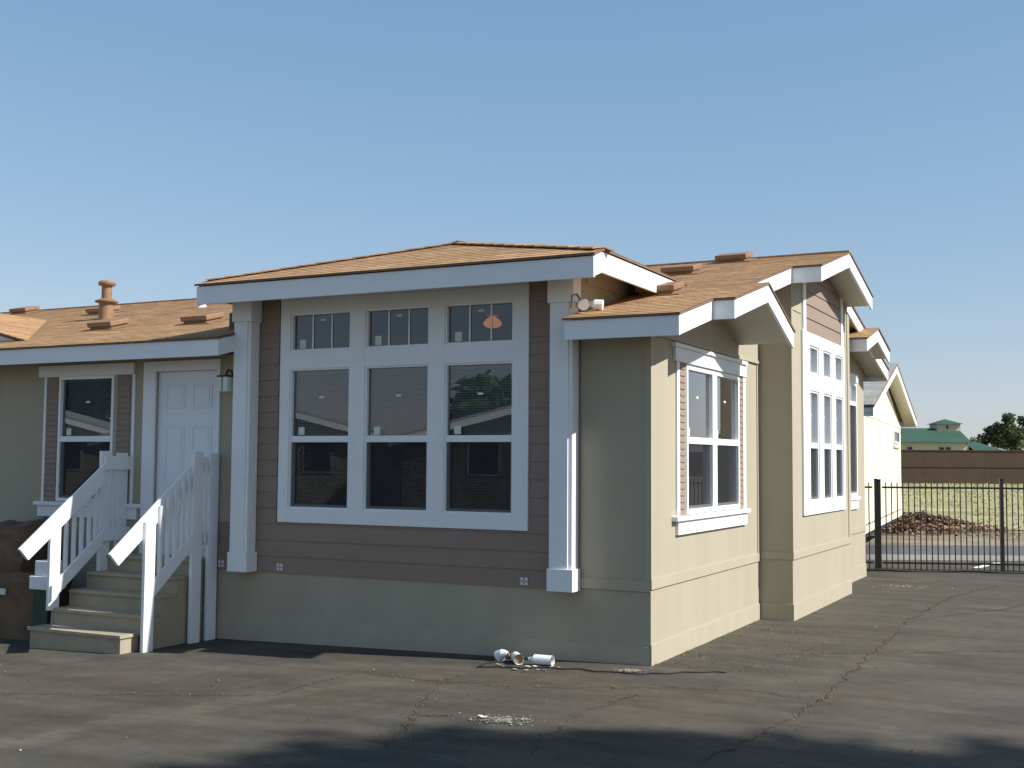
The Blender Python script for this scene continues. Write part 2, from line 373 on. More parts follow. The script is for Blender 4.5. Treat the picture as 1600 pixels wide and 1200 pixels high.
for i in range(90):
    x = random.uniform(-6, 4.5); y = random.uniform(-5.5, 4)
    if x < .02 and y > -.02: continue
    flake(ch, x, y, random.uniform(.004, .012), random.uniform(.8, 1.4), 0, .4)
flake(ch, -.32, -2.72, .035, 1.5, 0, .3); flake(ch, -.30, -2.69, .02, 1.5, 0, .3)
tag(ch.build('paper_scraps', M['chips'], None, False), kind='stuff')
# ---------------------------------------------------------------- the home
HOME = thing('manufactured_home', (0, 0, 0), 'sand and mauve single storey home with brown shingle roof and white trim', 'house')
def front(u, o, z): return (u, -o, z)
def side(x0): return lambda u, o, z: (x0+o, u, z)
def part(name, m, fn, *boxes, bev=.003, parent=None):
    mb = MB()
    for b in boxes: mb.box(*b, fn=fn)
    return mb.build(name, m, parent or HOME, True, bev)
def wall_holes(name, fn, u0, u1, z0, z1, holes, th=.12, m='wall', o1=0.0):
    us = sorted({u0, u1, *[h[0] for h in holes], *[h[1] for h in holes]}); zs = sorted({z0, z1, *[h[2] for h in holes], *[h[3] for h in holes]})
    cells = {}
    for i in range(len(us)-1):
        for j in range(len(zs)-1):
            uc, zc = (us[i]+us[i+1])/2, (zs[j]+zs[j+1])/2
            cells[i, j] = not any(h[0] < uc < h[1] and h[2] < zc < h[3] for h in holes)
    mb = MB()
    def q(*p): mb.poly([fn(*x) for x in p])
    for (i, j), s in cells.items():
        if not s: continue
        a, b, c, d = us[i], us[i+1], zs[j], zs[j+1]; o0 = o1-th
        q((a, o1, c), (b, o1, c), (b, o1, d), (a, o1, d)); q((a, o0, c), (a, o0, d), (b, o0, d), (b, o0, c))
        if not cells.get((i-1, j)): q((a, o0, c), (a, o1, c), (a, o1, d), (a, o0, d))
        if not cells.get((i+1, j)): q((b, o1, c), (b, o0, c), (b, o0, d), (b, o1, d))
        if not cells.get((i, j-1)): q((a, o0, c), (b, o0, c), (b, o1, c), (a, o1, c))
        if not cells.get((i, j+1)): q((a, o1, d), (b, o1, d), (b, o0, d), (a, o0, d))
    bm = mb.build(name, M[m], HOME, False)
    b = bmesh.new(); b.from_mesh(bm.data); bmesh.ops.remove_doubles(b, verts=b.verts, dist=1e-5); bmesh.ops.recalc_face_normals(b, faces=b.faces); b.to_mesh(bm.data); b.free()
    return bm
def UF(u, o): return u+o*(CAMP.x-u)/10.576         # pixel-derived face coordinate -> coordinate of a board that stands o proud
def US(x0):
    return lambda u, o: u-o*(u+10.576)/(3.926-x0)
# window openings
BW = [(-4.242, -3.432), (-3.244, -2.440), (-2.256, -1.452)]
LOWZ, TRZ = (1.36, 2.905), (3.095, 3.522)
MID = (2.09, 2.16)
LW = (-7.83, -6.90, 1.37, 2.91)
DOOR = (-6.22, -5.27, .72, 2.93)
SY1 = [(1.07, 1.955), (2.02, 2.93)]
W1 = (1.03, 2.94, 1.37, 2.905)
S2 = [(4.66, 5.20), (5.45, 5.98), (6.21, 6.75)]
Z2L, Z2T = (1.40, 2.84), (3.05, 3.425)
W3 = (8.55, 9.45, 1.37, 3.22)
holes = [(a, b, *LOWZ) for a, b in BW]+[(a, b, *TRZ) for a, b in BW]+[LW, DOOR]
wall_holes('front_wall', front, -18, 0, -.5, 3.10, [LW, DOOR]+[(a, b, *LOWZ) for a, b in BW])
wall_holes('bay_upper_wall', front, -4.92, -.72, 3.10, 3.86, [(a, b, *TRZ) for a, b in BW])
wall_holes('side_wall', side(0), .12, 3.79, -.3, 3.12, [W1])
wall_holes('recess_wall', lambda u, o, z: (u, 3.79-o, z), 0, .41-.12, -.3, 4.16, [])
wall_holes('side_wall', side(.41), 3.79, 7.28, -.3, 3.80, [(a, b, *Z2L) for a, b in S2]+[(a, b, *Z2T) for a, b in S2])
wall_holes('side_wall', side(.10), 7.28, 10.1, -.3, 3.45, [W3])
wall_holes('rear_wall', lambda u, o, z: (u, 10.1+o, z), -18, 0, -.3, 3.3, [])
def roofz(y): return 3.3625+.25*y if y < 5.44 else 4.7225-.235*(y-5.44)
def gable(name, x, ys, z0, m='wall', th=.12):
    ring = [(x, ys[0], z0)]+[(x, ys[-1], z0)]+[(x, y, roofz(y)-.13) for y in reversed(ys)]
    MB().prism(ring, (-th, 0, 0)).build(name, M[m], HOME)
gable('gable_panel', .012, [.02, 3.79], 3.12)
gable('gable_panel', .41, [3.79, 5.44, 7.28], 3.80)
gable('gable_panel', .10, [7.28, 10.1], 3.45)
# bay side walls above the main roof
for x, d in ((-.72, -.1), (-4.92, .1)):
    MB().prism([(x, .12, 3.2), (x, 2.4, 3.2), (x, 2.4, 3.86), (x, .12, 3.86)], (d, 0, 0)).build('bay_side_wall', M['wall'], HOME)
part('trim_board', M['wall_trim'], side(-.72), (.12, 2.2, 0, .012, 3.66, 3.84))
# interior: floor, ceiling, partitions, so that the windows look into a real room
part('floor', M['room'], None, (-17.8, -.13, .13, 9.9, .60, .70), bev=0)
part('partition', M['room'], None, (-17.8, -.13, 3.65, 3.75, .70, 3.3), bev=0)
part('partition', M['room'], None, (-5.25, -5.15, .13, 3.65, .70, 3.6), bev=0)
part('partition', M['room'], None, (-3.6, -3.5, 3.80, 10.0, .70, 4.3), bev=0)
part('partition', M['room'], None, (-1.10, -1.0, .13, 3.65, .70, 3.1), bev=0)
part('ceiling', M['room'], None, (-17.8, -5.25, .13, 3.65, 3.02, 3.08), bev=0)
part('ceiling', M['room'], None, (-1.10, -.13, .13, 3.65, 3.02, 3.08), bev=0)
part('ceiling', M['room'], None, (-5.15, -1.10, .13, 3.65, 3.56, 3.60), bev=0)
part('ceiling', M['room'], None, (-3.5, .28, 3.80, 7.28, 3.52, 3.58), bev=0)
# belt and base trim boards
Ub = US(0); U2 = US(.41)
part('belt_trim', M['wall_trim'], side(0), (-.016, 3.79, 0, .016, .70, .80))
part('belt_trim', M['wall_trim'], side(.41), (3.775, 7.28, 0, .016, .73, .82))
part('belt_trim', M['wall_trim'], side(.10), (7.30, 10.1, 0, .016, .76, .85))
part('belt_trim', M['wall_trim'], front, (-.72, 0, 0, .016, .68, .78))
part('belt_trim', M['wall_trim'], lambda u, o, z: (u, 3.79-o, z), (.018, .41, 0, .014, .73, .82))
part('base_board', M['wall_trim'], front, (-18, -.002, 0, .007, -.5, .165))
part('base_board', M['wall_trim'], side(0), (-.013, 3.79, 0, .013, -.30, .19))
part('base_board', M['wall_trim'], side(.41), (3.778, 7.28, 0, .013, -.30, .20))
part('base_board', M['wall_trim'], side(.10), (7.30, 10.1, 0, .013, -.30, .21))
part('base_board', M['wall_trim'], lambda u, o, z: (u, 3.79-o, z), (.016, .41, 0, .011, -.3, .20))
part('corner_board', M['wall_trim'], side(0), (-.012, .055, 0, .010, .80, 3.12))
part('corner_board', M['wall_trim'], front, (-.06, 0, 0, .012, .78, 3.08))
part('corner_board', M['wall_trim'], side(0), (3.70, 3.79, 0, .012, .80, 3.105))
part('corner_board', M['wall_trim'], side(.41), (3.778, 3.86, 0, .012, .82, 4.15))
part('corner_board', M['wall_trim'], side(.41), (7.14, 7.292, 0, .012, .82, 4.10))
part('trim_board', M['wall_trim'], side(.41), (3.86, 4.30, 0, .010, 3.78, 3.86))
part('trim_board', M['wall_trim'], side(0), (.0, 3.77, .014, .026, 3.11, 3.15))
# ---- mauve lap siding boards on the bay
H = .1776
def lap(mb, u0, u1, z0, z1, fn):
    mb.prism([fn(u0, 0.001, z0), fn(u0, .017, z0), fn(u0, .007, z1), fn(u0, 0.001, z1)], Vector(fn(u1, 0, 0))-Vector(fn(u0, 0, 0)))
k = 0; z = .655
while z < 3.84:
    z1 = min(z+H, 3.85)
    segs = [(-5.23, -.72)] if z1 < 1.21 else [(-4.92, -4.40), (-1.29, -.72)]
    if z > 3.66: segs = [(-4.92, -.72)]
    elif z < 1.21 < z1: segs = [(-4.92, -4.40), (-1.29, -.72)]
    for a, b in segs:
        mb = MB(); lap(mb, a, b, z, z1, front); mb.build('siding_board', M['mauve'], HOME)
    if z < 1.21 < z1:
        mb = MB(); lap(mb, -4.40, -1.29, z, 1.208, front); mb.build('siding_board', M['mauve'], HOME)
    z = z1
# ---- section 2 boards above its window
z = 3.585
fs2 = side(.41)
while z < 4.66:
    z1 = min(z+H, 4.60)
    if z1-z < .02: break
    y0, y1 = 4.50, 6.66
    t = 4*(z1+.15-3.3625); y0c = max(y0, t); y1c = min(y1, 5.44+(4.7225-.15-z1)/.235)
    if y1c-y0c < .1: break
    mb = MB(); tb0 = max(y0, 4*(z+.15-3.3625)); tb1 = min(y1, 5.44+(4.7225-.15-z)/.235)
    a = [fs2(tb0, .001, z), fs2(tb1, .001, z), fs2(tb1, .020, z), fs2(tb0, .020, z)]; b = [fs2(y0c, .001, z1), fs2(y1c, .001, z1), fs2(y1c, .008, z1), fs2(y0c, .008, z1)]
    mb.hexa(a+b); mb.build('siding_board', M['mauve'], HOME); z = z1
# ---------------------------------------------------------------- windows
def window(fn, u0, u1, z0, z1, mid=None, muntins=0, blind=True, uf=None, rec=.03, fw=.038, screen=True, label=None, proud=.012, sticker=True):
    w = MB()
    for b in ((u0, u0+fw, -.07, proud, z0, z1), (u1-fw, u1, -.07, proud, z0, z1), (u0+fw, u1-fw, -.07, proud, z1-fw, z1), (u0+fw, u1-fw, -.07, proud, z0, z0+fw)):
        w.box(*b, fn=fn)
    fr = w.build('window', M['vinyl'], HOME, True, .003)
    if label: fr['label'] = label
    a, b = u0+fw, u1-fw
    def pane(zb, zt, o, name, m):
        mb = MB(); mb.poly([fn(a, o, zb), fn(b, o, zb), fn(b, o, zt), fn(a, o, zt)]); ob = mb.build(name, m, fr, False); return ob
    if mid:
        part('meeting_rail', M['vinyl'], fn, (a, b, -.045, .006, mid[0], mid[1]), parent=fr)
        pane(mid[1], z1-fw, -rec, 'pane', M['glass'])
        pane(z0+fw, mid[0], -rec-.018, 'pane', M['glass'])
        part('lower_sash', M['vinyl'], fn, (a, a+.022, -.05, -.014, z0+fw, mid[0]), (b-.022, b, -.05, -.014, z0+fw, mid[0]), (a+.022, b-.022, -.05, -.014, z0+fw, z0+fw+.026), parent=fr, bev=.002)
        if screen: pane(z0+fw, mid[0], -.010, 'screen', M['screen'])
    else:
        pane(z0+fw, z1-fw, -rec, 'pane', M['glass'])
    for i in range(muntins):
        c = a+(b-a)*(i+1)/(muntins+1); part('muntin', M['vinyl'], fn, (c-.008, c+.008, -.028, -.018, z0+fw, z1-fw), parent=fr, bev=.001)
    if blind:
        s = MB(); zz = z0+fw+.02
        while zz < z1-fw-.03:
            s.poly([fn(a, -.085, zz), fn(b, -.085, zz), fn(b, -.103, zz+.024), fn(a, -.103, zz+.024)]); zz += .0265
        s.box(a, b, -.12, -.08, z1-fw-.03, z1-fw-.002, fn=fn)
        o = s.build('blind', M['blind'], fr, False); o['kind'] = 'stuff'
    if sticker:
        zb = (mid[1] if mid else z0+fw)+.012
        part('sticker', M['label'], fn, (a+.075, a+.155, -rec+.001, -rec+.003, zb, zb+(.085 if mid else .10)), parent=fr, bev=0)
        zc = (z1-.32 if mid else z1-fw-.06); c = (a+b)/2
        mb = MB(); mb.prism([fn(c+.04*math.cos(t), -rec+.001, zc+.014*math.sin(t)) for t in [i*math.pi/5 for i in range(10)]], Vector(fn(0, .002, 0))-Vector(fn(0, 0, 0))); mb.build('sticker', M['label'], fr)
    return fr
for i, (a, b) in enumerate(BW):
    window(front, a, b, *LOWZ, mid=MID, blind=True, fw=.023)
    window(front, a, b, *TRZ, muntins=2, blind=False, fw=.023)
window(front, *LW[:2], *LW[2:], mid=(2.10, 2.17))
for i, (a, b) in enumerate(S2):
    window(side(.41), a, b, *Z2L, mid=MID, blind=False, fw=.03)
    window(side(.41), a, b, *Z2T, blind=False, fw=.03, sticker=False)
a, b = W1[:2]; m1 = (a+b)/2
window(side(0), a, m1-.03, *W1[2:], mid=MID, fw=.05, blind=False)
window(side(0), m1+.03, b, *W1[2:], mid=MID, fw=.05, blind=False)
part('mullion', M['vinyl'], side(0), (m1-.03, m1+.03, -.07, .014, W1[2], W1[3]))
window(side(.10), *W3, mid=(2.84, 2.91), fw=.05, sticker=False)
# white surround boards of the bay window
T = .030
sx0, sx1 = UF(-4.395, T), UF(-1.295, T)
def tb(name, *b): part(name, M['white'], front, b, bev=.003)
e = .004
tb('trim_board', sx0, BW[0][0]+e, .0, T, 1.21, 3.67)
tb('trim_board', BW[2][1]-e, sx1, .0, T, 1.21, 3.67)
for i in (0, 1): tb('trim_board', BW[i][1]-e, BW[i+1][0]+e, .0, T, LOWZ[0], TRZ[1])
for i in range(3):
    a, b = BW[i]
    tb('trim_board', a+e, b-e, .0, T-.002, LOWZ[1]-e, TRZ[0]+e)
tb('trim_board', BW[0][0]+e, BW[2][1]-e, .0, T-.001, 1.21, LOWZ[0]+e)
tb('trim_board', BW[0][0]+e, BW[2][1]-e, .0, T-.001, TRZ[1]-e, 3.67)
part('frieze_board', M['white'], front, (sx0, sx1, 0, T+.012, 3.672, 3.80))
# section 2 surround
def tb2(*b): part('trim_board', M['white'], side(.41), b, bev=.003)
q0, q1 = 4.30, 6.76
T2 = .028
tb2(q0, S2[0][0]-.0+e, 0, T2, 1.24, 3.58); tb2(S2[2][1]-e, q1+.08, 0, T2, 1.24, 3.58)
for i in (0, 1): tb2(S2[i][1]-e, S2[i+1][0]+e, 0, T2, Z2L[0], Z2T[1])
for a, b in S2: tb2(a+e, b-e, 0, T2-.002, Z2L[1]-e, Z2T[0]+e)
tb2(S2[0][0]+e, S2[2][1]-e, 0, T2-.001, 1.24, Z2L[0]+e); tb2(S2[0][0]+e, S2[2][1]-e, 0, T2-.001, Z2T[1]-e, 3.58)
tb2(4.36, 4.50, 0, .026, 3.582, 4.32); tb2(6.66, 6.80, 0, .026, 3.582, 4.28)
# dressed windows with shutters
def shutter(fn, u0, u1, z0, z1):
    mb = MB(); n = int((z1-z0)/.065); h = (z1-z0)/n
    for i in range(n):
        a = z0+i*h; mb.prism([fn(u0, .001, a), fn(u0, .016, a), fn(u0, .006, a+h), fn(u0, .001, a+h)], Vector(fn(u1, 0, 0))-Vector(fn(u0, 0, 0)))
    mb.build('shutter', M['mauve'], HOME)
def dressed(fn, uc, win, strips, shut, hdr, sill, apron, cap=True):
    for a, b in strips: part('trim_strip', M['white'], fn, (uc(a, .02), uc(b, .02), 0, .02, 1.36, 2.91))
    for a, b in shut: shutter(fn, uc(a, .01), uc(b, .01), 1.36, 2.91)
    part('window_header', M['white'], fn, (uc(hdr[0], .035), uc(hdr[1], .035), 0, .035, 2.91, 3.05))
    if cap: part('header_cap', M['white'], fn, (uc(hdr[0]-.0, .06), uc(hdr[1]+.06, .06), 0, .06, 3.05, 3.09))
    part('window_sill', M['white'], fn, (uc(sill[0], .065), uc(sill[1], .065), 0, .065, 1.315, 1.36))
    part('window_apron', M['white'], fn, (uc(apron[0], .035), uc(apron[1], .035), 0, .035, 1.175, 1.315))
dressed(front, UF, LW, ((-8.10, -8.06), (-6.61, -6.57)), ((-8.05, -7.86), (-6.85, -6.64)), (-8.21, -6.60), (-8.24, -6.46), (-8.16, -6.50), cap=False)
dressed(side(0), Ub, W1, ((.77, .85), (3.13, 3.24)), ((.85, 1.01), (2.97, 3.13)), (.73, 3.29), (.78, 3.44), (.80, 3.28))
part('window_header', M['white'], side(.10), (8.4, 9.5, 0, .03, 3.22, 3.36)); part('window_sill', M['white'], side(.10), (8.35, 9.42, 0, .06, 1.31, 1.36)); part('window_apron', M['white'], side(.10), (8.4, 9.38, 0, .035, 1.16, 1.31))
# pilasters
for (x0, x1, bx0, bx1) in ((-.97, -.735, -.985, -.712), (-4.90, -4.672, -4.915, -4.645)):
    P = part('pilaster', M['white'], front, (x0, x1, .022, .175, .87, 3.44), bev=.004)
    part('face_board', M['white'], front, (x0+.0, x1-.04, .175, .192, .87, 3.44), parent=P)
    part('plinth', M['white'], front, (bx0, bx1, .022, .21, .655, .87), parent=P, bev=.004)
    part('capital', M['white'], front, (bx0-.005, bx1, .022, .21, 3.44, 3.80), parent=P, bev=.004)
# small square stickers with a cross on the lowest boards
for x in (-4.33, -1.32, -5.16):
    fb = lambda u, o, z: (u, -o, z)
    s = part('siding_tag', M['sticker_red'], fb, (x-.045, x+.045, .014, .022, .675, .755), bev=0)
    for i in (-1, 1):
        for j in (-1, 1):
            part('tag_square', M['label'], fb, (x+i*.026-.015, x+i*.026+.015, .022, .0235, .715+j*.022-.013, .715+j*.022+.013), parent=s, bev=0)
# door
D0, D1, DZ0, DZ1 = DOOR
part('door_casing', M['white'], front, (-6.405, D0, 0, .03, .66, 3.05), (D1, -5.235, 0, .03, .66, 3.05), (D0, D1, 0, .03, DZ1, 3.05))
dr = part('door', M['door'], front, (D0, D1, -.075, -.035, DZ0, DZ1))
dw = D1-D0
for (a, b) in ((.13, .44), (.56, .87)):
    for (c, d) in ((.06, .30), (.39, .71), (.80, .93)):
        u0, u1, z0, z1 = D0+a*dw, D0+b*dw, DZ0+c*2.21, DZ0+d*2.21
        part('door_panel', M['door'], front, (u0, u0+.02, -.036, -.025, z0, z1), (u1-.02, u1, -.036, -.025, z0, z1), (u0+.02, u1-.02, -.036, -.025, z1-.02, z1), (u0+.02, u1-.02, -.036, -.025, z0, z0+.02), (u0+.045, u1-.045, -.036, -.027, z0+.045, z1-.045), parent=dr, bev=.004)
part('threshold', M['white'], front, (D0, D1, -.1, .04, .68, .72))
kb = MB(); kb.lathe((0, 0, 0), [(.012, 0), (.012, .03), (.028, .04), (.03, .06), (.015, .075)], 12)
kb.v = [(D1-.09+x, .035-zz, 1.62+y) for x, y, zz in kb.v]; kb.build('handle', M['roof_metal'], dr, smooth=True)
# wall lantern beside the door
ln = MB(); ln.box(-5.060, -5.010, 0, .02, 2.70, 2.86, fn=front)
ln.tube([front(-5.035, .02, 2.82), front(-5.035, .06, 2.90), front(-5.035, .12, 2.91), front(-5.035, .15, 2.86)], .012, 6)
ln.tube([front(-5.035, .03, 2.80), front(-5.080, .09, 2.86), front(-5.100, .14, 2.84)], .008, 6); ln.box(-5.110, -4.960, .075, .225, 2.825, 2.845, fn=front)
L_ = ln.build('wall_lantern', M['iron'], HOME, bev=.002)
for a, b in ((-5.107, -5.050), (-5.025, -4.965)): part('lantern_glass', M['label'], front, (a, b, .08, .22, 2.66, 2.825), parent=L_)
# ---------------------------------------------------------------- roof
def clip(poly, axis, val, keep):
    out = []
    for i in range(len(poly)):
        a, b = poly[i], poly[(i+1) % len(poly)]; ia = (a[axis]-val)*keep >= 0; ib = (b[axis]-val)*keep >= 0
        if ia: out.append(a)
        if ia != ib:
            t = (val-a[axis])/(b[axis]-a[axis]); out.append(tuple(a[k]+t*(b[k]-a[k]) for k in range(2)))
    return out
def shingles(polys, o, u, v, m, name='shingles', row=.135, tab=.32, parent=None, lift=.0035, base=.003):
    o, u, v = Vector(o), Vector(u).normalized(), Vector(v).normalized(); n = u.cross(v).normalized()
    if n.z < 0: n = -n
    mb = MB()
    for P in polys:
        uv = [((Vector(p)-o).dot(u), (Vector(p)-o).dot(v)) for p in P]
        v0 = min(q[1] for q in uv); v1 = max(q[1] for q in uv); r0 = math.floor(v0/row)
        for r in range(r0, int(v1/row)+2):
            a, b = r*row, (r+1)*row
            st = clip(clip(uv, 1, a, 1), 1, b, -1)
            if len(st) < 3: continue
            rr = random.Random(r*7919+int(abs(o.x)*13)); off = rr.uniform(0, tab); rowt = rr.uniform(.92, 1.07)
            ua = min(q[0] for q in st); ub = max(q[0] for q in st); c = math.floor((ua-off)/tab)
            while c*tab+off < ub:
                s = clip(clip(st, 0, c*tab+off+.002, 1), 0, (c+1)*tab+off-.002, -1)
                if len(s) >= 3:
                    t = rr.choice((.86, .93, .97, 1, 1, 1.03, 1.07, 1.16))*rowt
                    tn = (t, t*rr.uniform(.96, 1.03), t*rr.uniform(.92, 1.05)); j = rr.uniform(0, .0015)
                    top = [o+u*q[0]+v*q[1]+n*(base+(lift+j)*(1-(q[1]-a)/row)) for q in s]
                    mb.poly(top, tn)
                    lo = [k for k in range(len(s)) if abs(s[k][1]-a) < 1e-6 and abs(s[(k+1) % len(s)][1]-a) < 1e-6]
                    for k in lo:
                        k2 = (k+1) % len(s); mb.poly([top[k], top[k2], top[k2]-n*(lift+j), top[k]-n*(lift+j)], (t*.8, t*.78, t*.76))
                c += 1
    ob = mb.build(name, m, parent or HOME, False); ob['kind'] = 'stuff'; return ob
def slab(name, P, d, m, th, parent=None):   # roof panel: polygon lowered by d, thickness th
    ring = [(p[0], p[1], p[2]-d) for p in P]
    return MB().prism(ring, (0, 0, -th)).build(name, m, parent or HOME)
def FP(x, y): return (x, y, 3.3625+.25*y)
RZ = 4.7225
def BP(x, y): return (x, y, RZ-.235*(y-5.44))
E1, E2 = .455, .675      # roof edge a little beyond the fascia faces
G1, G2 = .42, .815
YE = -.47
main = [[FP(-.715, YE), FP(E1, YE), FP(E1, 1.0), FP(-.715, 1.0)],
        [FP(-19, YE), FP(-4.885, YE), FP(-4.885, 1.0), FP(-19, 1.0)],
        [FP(-19, 1.0), FP(E1, 1.0), FP(E1, 3.72), FP(-19, 3.72)],
        [FP(E1, .53), FP(E2, .53), FP(E2, 1.80), FP(E1, 1.80)],
        [FP(-19, 3.72), FP(G2, 3.72), FP(G2, 5.44), FP(-19, 5.44)]]
shingles(main, (0, 0, 3.3625), (1, 0, 0), (0, 1, .25), M['shingle'])
for P in main: slab('roof_deck', P, .0, M['shingle_edge'], .016)
back = [[BP(-19, 5.44), BP(G2, 5.44), BP(G2, 7.10), BP(-19, 7.10)], [BP(-19, 7.10), BP(.46, 7.10), BP(.46, 10.55), BP(-19, 10.55)]]
shingles(back, (0, 5.44, RZ), (1, 0, 0), (0, -1, .235), M['shingle'], tab=.32)
for P in back: slab('roof_deck', P, .0, M['shingle_edge'], .016)
P1Z = FP(0, 1.80)[2]
rear1 = [(-.6, 1.80, P1Z), (E2, 1.80, P1Z), (E2, 2.93, P1Z-.36*1.13), (-.6, 2.93, P1Z-.36*1.13)]
shingles([rear1], (0, 1.80, P1Z), (1, 0, 0), (0, -1, .36), M['shingle'])
slab('roof_deck', rear1, .0, M['shingle_edge'], .016)
part('ridge_cap', M['shingle'], None, (-19, G2, 5.36, 5.52, 4.712, 4.735))
# fascia boards
FH = .185
def fascia(a, b, out, h=FH, th=.03, m='white', drop=.022, name='fascia'):
    a, b, out = Vector(a), Vector(b), Vector(out)*th; d = Vector((0, 0, -drop)); hh = Vector((0, 0, -h))
    q = [a+d, b+d, b+d+hh, a+d+hh]; MB().prism(q, -out).build(name, M[m], HOME, True, .003)
def soffit(P, d=.135, th=.012, m='soffit', name='soffit'): slab(name, P, d, M[m], th)
EF = -.45
fascia(FP(-.70, EF), FP(.44, EF), (0, -1, 0)); fascia(FP(-19, EF), FP(-4.90, EF), (0, -1, 0)); fascia(FP(-4.90, EF+.031), FP(-4.90, -.03), (1, 0, 0))
fascia(FP(.44, EF+.031), FP(.44, .549), (1, 0, 0))
fascia(FP(.412, .55), FP(.66, .55), (0, -1, 0))
fascia(FP(.66, .581), FP(.66, 1.80), (1, 0, 0))
fascia((.66, 1.80, P1Z), (.66, 2.91, P1Z-.36*1.11), (1, 0, 0))
fascia(FP(.44, .62), FP(.44, 3.739), (1, 0, 0))
fascia(FP(.405, 3.74), FP(.80, 3.74), (0, -1, 0))
fascia(FP(.80, 3.771), FP(.80, 5.44), (1, 0, 0)); fascia(BP(.80, 5.44), BP(.80, 7.08), (1, 0, 0))
fascia(BP(.44, 7.06), BP(.44, 10.5), (1, 0, 0)); fascia(BP(-19, 10.53), BP(.44, 10.53), (0, 1, 0))
# soffits
soffit([FP(-.70, EF+.03), FP(.41, EF+.03), FP(.41, 0), FP(-.70, 0)]); soffit([FP(-18, EF+.03), FP(-4.935, EF+.03), FP(-4.935, 0), FP(-18, 0)], m='wall_trim')
soffit([FP(0, 0), FP(.408, 0), FP(.408, .547), FP(0, .547)])
soffit([FP(0, .585), FP(.628, .585), FP(.628, 1.80), FP(0, 1.80)])
soffit([(0, 1.80, P1Z), (.63, 1.80, P1Z), (.63, 2.90, P1Z-.36*1.1), (0, 2.90, P1Z-.36*1.1)])
soffit([FP(0, 2.0), FP(.408, 2.0), FP(.408, 3.737), FP(0, 3.737)])
soffit([FP(.41, 3.773), FP(.768, 3.773), FP(.768, 5.44), FP(.41, 5.44)]); soffit([BP(.41, 5.44), BP(.77, 5.44), BP(.77, 7.07), BP(.41, 7.07)])
soffit([BP(.10, 7.07), BP(.42, 7.07), BP(.42, 10.5), BP(.10, 10.5)])
# little gable over the third window
def G3f(x, y): return (x, y, 3.77+.25*(y-7.40))
def G3b(x, y): return (x, y, 4.0-.25*(y-8.32))
g3 = [[G3f(.10, 7.38), G3f(.68, 7.38), G3f(.68, 8.32), G3f(.10, 8.32)]]
shingles(g3, (0, 7.40, 3.77), (1, 0, 0), (0, 1, .25), M['shingle']); slab('roof_deck', g3[0], 0, M['shingle_edge'], .016)
g3b = [G3b(.10, 8.32), G3b(.68, 8.32), G3b(.68, 9.36), G3b(.10, 9.36)]
slab('roof_deck', g3b, 0, M['shingle_edge'], .016); shingles([g3b], (0, 8.32, 4.0), (1, 0, 0), (0, -1, .25), M['shingle'])
fascia(G3f(.10, 7.40), G3f(.66, 7.40), (0, -1, 0)); fascia(G3f(.66, 7.431), G3f(.66, 8.32), (1, 0, 0)); fascia(G3b(.66, 8.32), G3b(.66, 9.34), (1, 0, 0))
soffit([G3f(.10, 7.43), G3f(.63, 7.43), G3f(.63, 8.32), G3f(.10, 8.32)]); soffit([G3b(.10, 8.32), G3b(.63, 8.32), G3b(.63, 9.33), G3b(.10, 9.33)])
# ---- bay roof (low hip with short rakes)
ZB = 3.82; sl = .33
FLx, FRx = -5.115, -.315
yk = -.40; zk = ZB+sl*(yk+.62); xm = (FLx+FRx)/2; yp = 1.07; zp = ZB+sl*(yp+.62)
ym = (zp-3.3625)/.25; yv = (zk-3.3625)/.25
bf = [(FLx, -.62, ZB), (FRx, -.62, ZB), (FRx, yk, zk), (xm, yp, zp), (FLx, yk, zk)]
br = [(FRx, yk, zk), (FRx, yv, zk), (xm, ym, zp), (xm, yp, zp)]
bl = [(FLx, yk, zk), (xm, yp, zp), (xm, ym, zp), (FLx, yv, zk)]
shingles([bf], (0, -.62, ZB), (1, 0, 0), (0, 1, sl), M['shingle'])
sx = (zp-zk)/(FRx-xm)
shingles([br], (FRx, 0, zk), (0, 1, 0), (-1, 0, sx), M['shingle']); shingles([bl], (FLx, 0, zk), (0, 1, 0), (1, 0, sx), M['shingle'])
for P in (bf, br, bl): slab('roof_deck', P, 0, M['shingle_edge'], .016)
# hip caps: overlapping cap shingles along each hip and the ridge
def caps(a, b, n):
    a, b = Vector(a), Vector(b); d = (b-a)/n; t = d.normalized(); s = t.cross(Vector((0, 0, 1))).normalized()
    mb = MB()
    for i in range(n):
        p = a+d*i; q = a+d*(i+1.15); up = Vector((0, 0, 1)); k = random.choice((.8, .95, 1, 1.1))
        for sg in (-1, 1):
            mb.hexa([p+up*.012, p+s*sg*.13-up*.012, q+s*sg*.13-up*.018, q+up*.006, p+up*.026, p+s*sg*.13+up*.002, q+s*sg*.13-up*.006, q+up*.018], k)
    mb.build('hip_cap', M['shingle'], HOME)
caps((FRx, yk, zk), (xm, yp, zp), 14); caps((FLx, yk, zk), (xm, yp, zp), 14); caps((xm, yp-.05, zp), (xm, ym, zp), 14)
fx0, fx1 = FLx+.018, FRx-.018
fascia((fx0, -.60, ZB), (fx1, -.60, ZB), (0, -1, 0), .20)
for x, sg in ((fx1, 1), (fx0, -1)):
    fascia((x, -.569, ZB+.015), (x, yk, zk), (sg, 0, 0), .20); fascia((x, yk, zk), (x, yv+.1, zk), (sg, 0, 0), .20)
soffit([(fx0+.03, -.57, ZB), (fx1-.03, -.57, ZB), (fx1-.03, .05, ZB+.1), (fx0+.03, .05, ZB+.1)], m='soffit', d=.10)
soffit([(-.72, .05, ZB+.1), (fx1-.03, .05, ZB+.1), (fx1-.03, yv+.1, ZB+.1), (-.72, yv+.1, ZB+.1)], d=.10)
